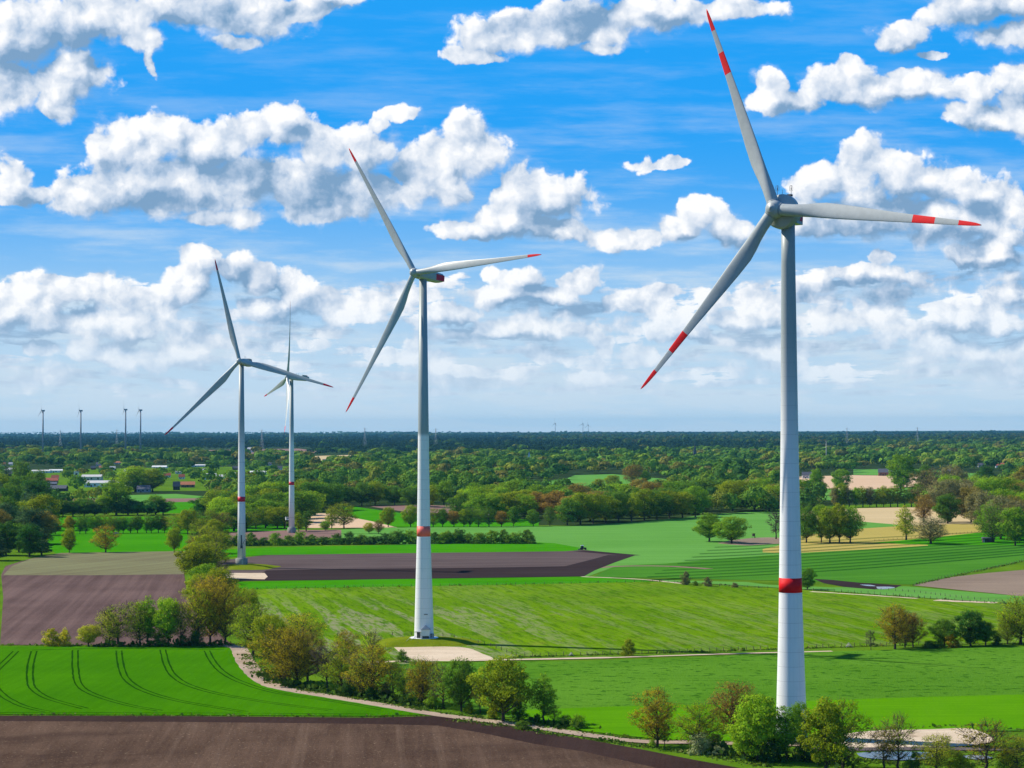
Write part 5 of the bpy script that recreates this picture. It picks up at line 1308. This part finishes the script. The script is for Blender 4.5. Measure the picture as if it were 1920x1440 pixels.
gl = sub(cr_, 'cabin', GLASS, lambda b: b.add([(-1.9, -.8, .98), (1.0, -.8, .96), (1.0, .8, .96), (-1.9, .8, .98), (-1.5, -.65, 1.45), (.3, -.65, 1.45), (.3, .65, 1.45), (-1.5, .65, 1.45)], [(4, 5, 6, 7), (0, 1, 5, 4), (1, 2, 6, 5), (2, 3, 7, 6), (3, 0, 4, 7)]))
sub(gl, 'roof', WHITE_P, lambda b: b.box(-.6, 0, 1.45, 1.8, 1.3, .06))
for x_ in (-1.4, 1.4):
    for y_ in (-.8, .8): wheel(cr_, x_, y_, .33, .22)
def cabin_on_legs(px, py, hz, w, hc, mat, name, label, cat, mat_roof):
    g = at(px, py); o = empty(name, g, .3); tag(o, label, cat)
    for x_ in (-w * .45, w * .45):
        for y_ in (-w * .4, w * .4):
            mb = MB(); mb.tube([(x_ * 1.25, y_ * 1.25, -.1), (x_, y_, hz)], .09, 5); mb.build('leg', BM['timber'], o)
    c_ = sub(o, 'cabin', mat, lambda b: b.box(0, 0, hz, w, w * .9, hc))
    sub(c_, 'window', GLASS, lambda b: b.box(0, -w * .45 - .02, hz + hc * .5, w * .6, .06, hc * .3))
    sub(o, 'roof', mat_roof, lambda b: b.add([(-w * .6, -w * .55, hz + hc), (w * .6, -w * .55, hz + hc), (w * .6, w * .55, hz + hc), (-w * .6, w * .55, hz + hc), (-w * .6, -w * .55, hz + hc + .3), (w * .6, -w * .55, hz + hc + .3), (w * .6, w * .55, hz + hc + .12), (-w * .6, w * .55, hz + hc + .12)], [(3, 2, 1, 0), (4, 5, 6, 7), (0, 1, 5, 4), (1, 2, 6, 5), (2, 3, 7, 6), (3, 0, 4, 7)]))
    sub(o, 'ladder', BM['timber'], lambda b: b.box(w * .3, -w * .75, 0, .5, .12, hz))
cabin_on_legs(1413, 1009, 1.5, 1.7, 1.7, BM['timber'], 'hunting_stand', 'dark wooden hunting stand on legs by the bare patch', 'hunting stand', BM['timber'])
cabin_on_legs(539, 996, 9.0, 2.9, 2.2, WHITE_P, 'white_hide', 'white cabin on tall legs just left of the edge on turbine', 'cabin', WHITE_P)
g = at(1853, 1017); o = empty('shed', g, R(-3)); tag(o, 'dark open fronted field shed at the grove on the right', 'shed')
sub(o, 'wall', BM['timber'], lambda b: b.box(0, 0, 0, 8, 4.5, 2.7)); sub(o, 'roof', BM['slate'], lambda b: b.add([(-4.4, -2.9, 2.72), (4.4, -2.9, 2.72), (4.4, 2.9, 2.72), (-4.4, 2.9, 2.72), (-4.4, -2.9, 3.1), (4.4, -2.9, 3.1), (4.4, 2.9, 3.5), (-4.4, 2.9, 3.5)], [(3, 2, 1, 0), (4, 5, 6, 7), (0, 1, 5, 4), (1, 2, 6, 5), (2, 3, 7, 6), (3, 0, 4, 7)]))
sub(o, 'door', BM['grey'], lambda b: b.box(-3.3, -2.28, 0, 1.0, .1, 2.2))
for px, py, w, lab in ((1592, 1214, 2.8, 'triangular wooden rack by the fence right of the largest tower'), (1071, 1230, 2.0, 'small triangular wooden rack by the fence left of the largest tower')):
    g = at(px, py); o = empty('wooden_rack', g, .2); tag(o, lab, 'rack')
    for y_ in (-.6, .6):
        mb = MB(); mb.tube([(-w / 2, y_, 0), (0, y_ * .6, w * .62), (w / 2, y_, 0)], .08, 5); mb.build('frame', BM['grey'], o)
    for z_ in (.3, .62):
        mb = MB(); mb.box(0, 0, w * z_ * .62, w * (1 - z_) + .2, 1.0, .07); mb.build('rail', BM['grey'], o)
g = at(925, 1347); o = empty('wooden_hut', g, .15); tag(o, 'tiny brown wooden hut at the track under the big round oak', 'hut')
sub(o, 'wall', BM['brick'], lambda b: b.box(0, 0, 0, 1.15, 1.1, 1.7)); sub(o, 'roof', BM['timber'], lambda b: b.box(0, 0, 1.7, 1.35, 1.3, .12)); sub(o, 'door', BM['timber'], lambda b: b.box(0, -.56, .05, .7, .05, 1.4))

# ------------------------------------------------------------------ rough grass and weeds on the verges
def tufts(name, label, seed, lines, n, spread, size, cols, hz=.35):
    rng = np.random.default_rng(seed); CE, NO, SI, TI = [], [], [], []
    pal = np.array(cols)
    for ln, wt_ in lines:
        L_ = [at(x, y) for x, y in smooth_line(ln, 8)]
        seg = [(b - a).length for a, b in zip(L_, L_[1:])]; cs = np.cumsum([0] + seg); k = int(n * cs[-1] / 100 * wt_)
        d = rng.uniform(0, cs[-1], k); j = np.clip(np.searchsorted(cs, d) - 1, 0, len(seg) - 1)
        A_ = np.array([tuple(p) for p in L_]); t = (d - cs[j]) / np.array(seg)[j]
        p = A_[j] * (1 - t)[:, None] + A_[j + 1] * t[:, None]
        cl_ = .5 + .5 * np.sin(d * .35) * np.sin(d * .11 + 2)
        p[:, :2] += rng.normal(size=(k, 2)) * spread; s = size * rng.uniform(.5, 1.5, k) * (.5 + cl_)
        p[:, 2] = hz * s * rng.random(k)
        CE.append(p); NO.append(rng.normal(size=(k, 3)) + [0, 0, .4]); SI.append(s); TI.append(pal[rng.integers(0, len(pal), k)] * rng.uniform(.8, 1.3, (k, 1)))
    me = quads_mesh(name, np.concatenate(CE), np.concatenate(NO), np.concatenate(SI), rng, LEAF_FAR, np.concatenate(TI))
    tag(link(name, me), label, 'grass', kind='stuff')
GC = [(.09, .17, .02), (.12, .20, .025), (.07, .14, .02), (.16, .19, .05)]
tufts('verge_grass', 'rough green grass and weeds along the farm track', 5,
      [([(462, 1228), (474, 1250), (496, 1272), (545, 1291), (640, 1307), (720, 1319), (800, 1333), (880, 1344), (960, 1355), (1060, 1369), (1180, 1385), (1260, 1389)], 1.6),
       ([(850, 1351), (940, 1362), (1040, 1378), (1140, 1391), (1240, 1404), (1330, 1418), (1440, 1438)], 2.2), ([(1380, 1400), (1480, 1412), (1580, 1430)], 2.0), ([(1590, 1424), (1700, 1434), (1800, 1434), (1920, 1436)], 2.0),
       ([(330, 1343), (-60, 1341)], .6), ([(340, 1342), (700, 1344), (790, 1342)], .6)], 620, 1.3, .75, GC)
tufts('undergrowth', 'low dark shrubs and brambles under the roadside trees', 6,
      [([(500, 1268), (545, 1286), (600, 1296), (700, 1310), (800, 1327), (830, 1330)], 1.5), ([(190, 1213), (300, 1212), (430, 1211)], 1.2), ([(1340, 1412), (1420, 1424), (1520, 1428), (1600, 1436)], 2.0), ([(990, 1358), (1090, 1367)], .8)], 520, 2.0, 1.5, [(.03, .07, .014), (.05, .10, .015), (.07, .13, .02)], .9)
tufts('field_edge_grass', 'thin strips of longer grass along fences and field edges', 7,
      [([(446, 1106), (1000, 1096), (1240, 1091), (1440, 1104)], .5), ([(960, 1233), (1280, 1224), (1640, 1212), (1920, 1207)], 1.0), ([(1500, 1106), (1720, 1121), (1920, 1135)], .6), ([(1712, 1098), (1850, 1068), (1930, 1050)], .9), ([(0, 1210), (200, 1211), (430, 1211)], .8), ([(1560, 1372), (1700, 1366), (1840, 1362), (1920, 1372)], 1.4)], 260, .8, .9, GC)
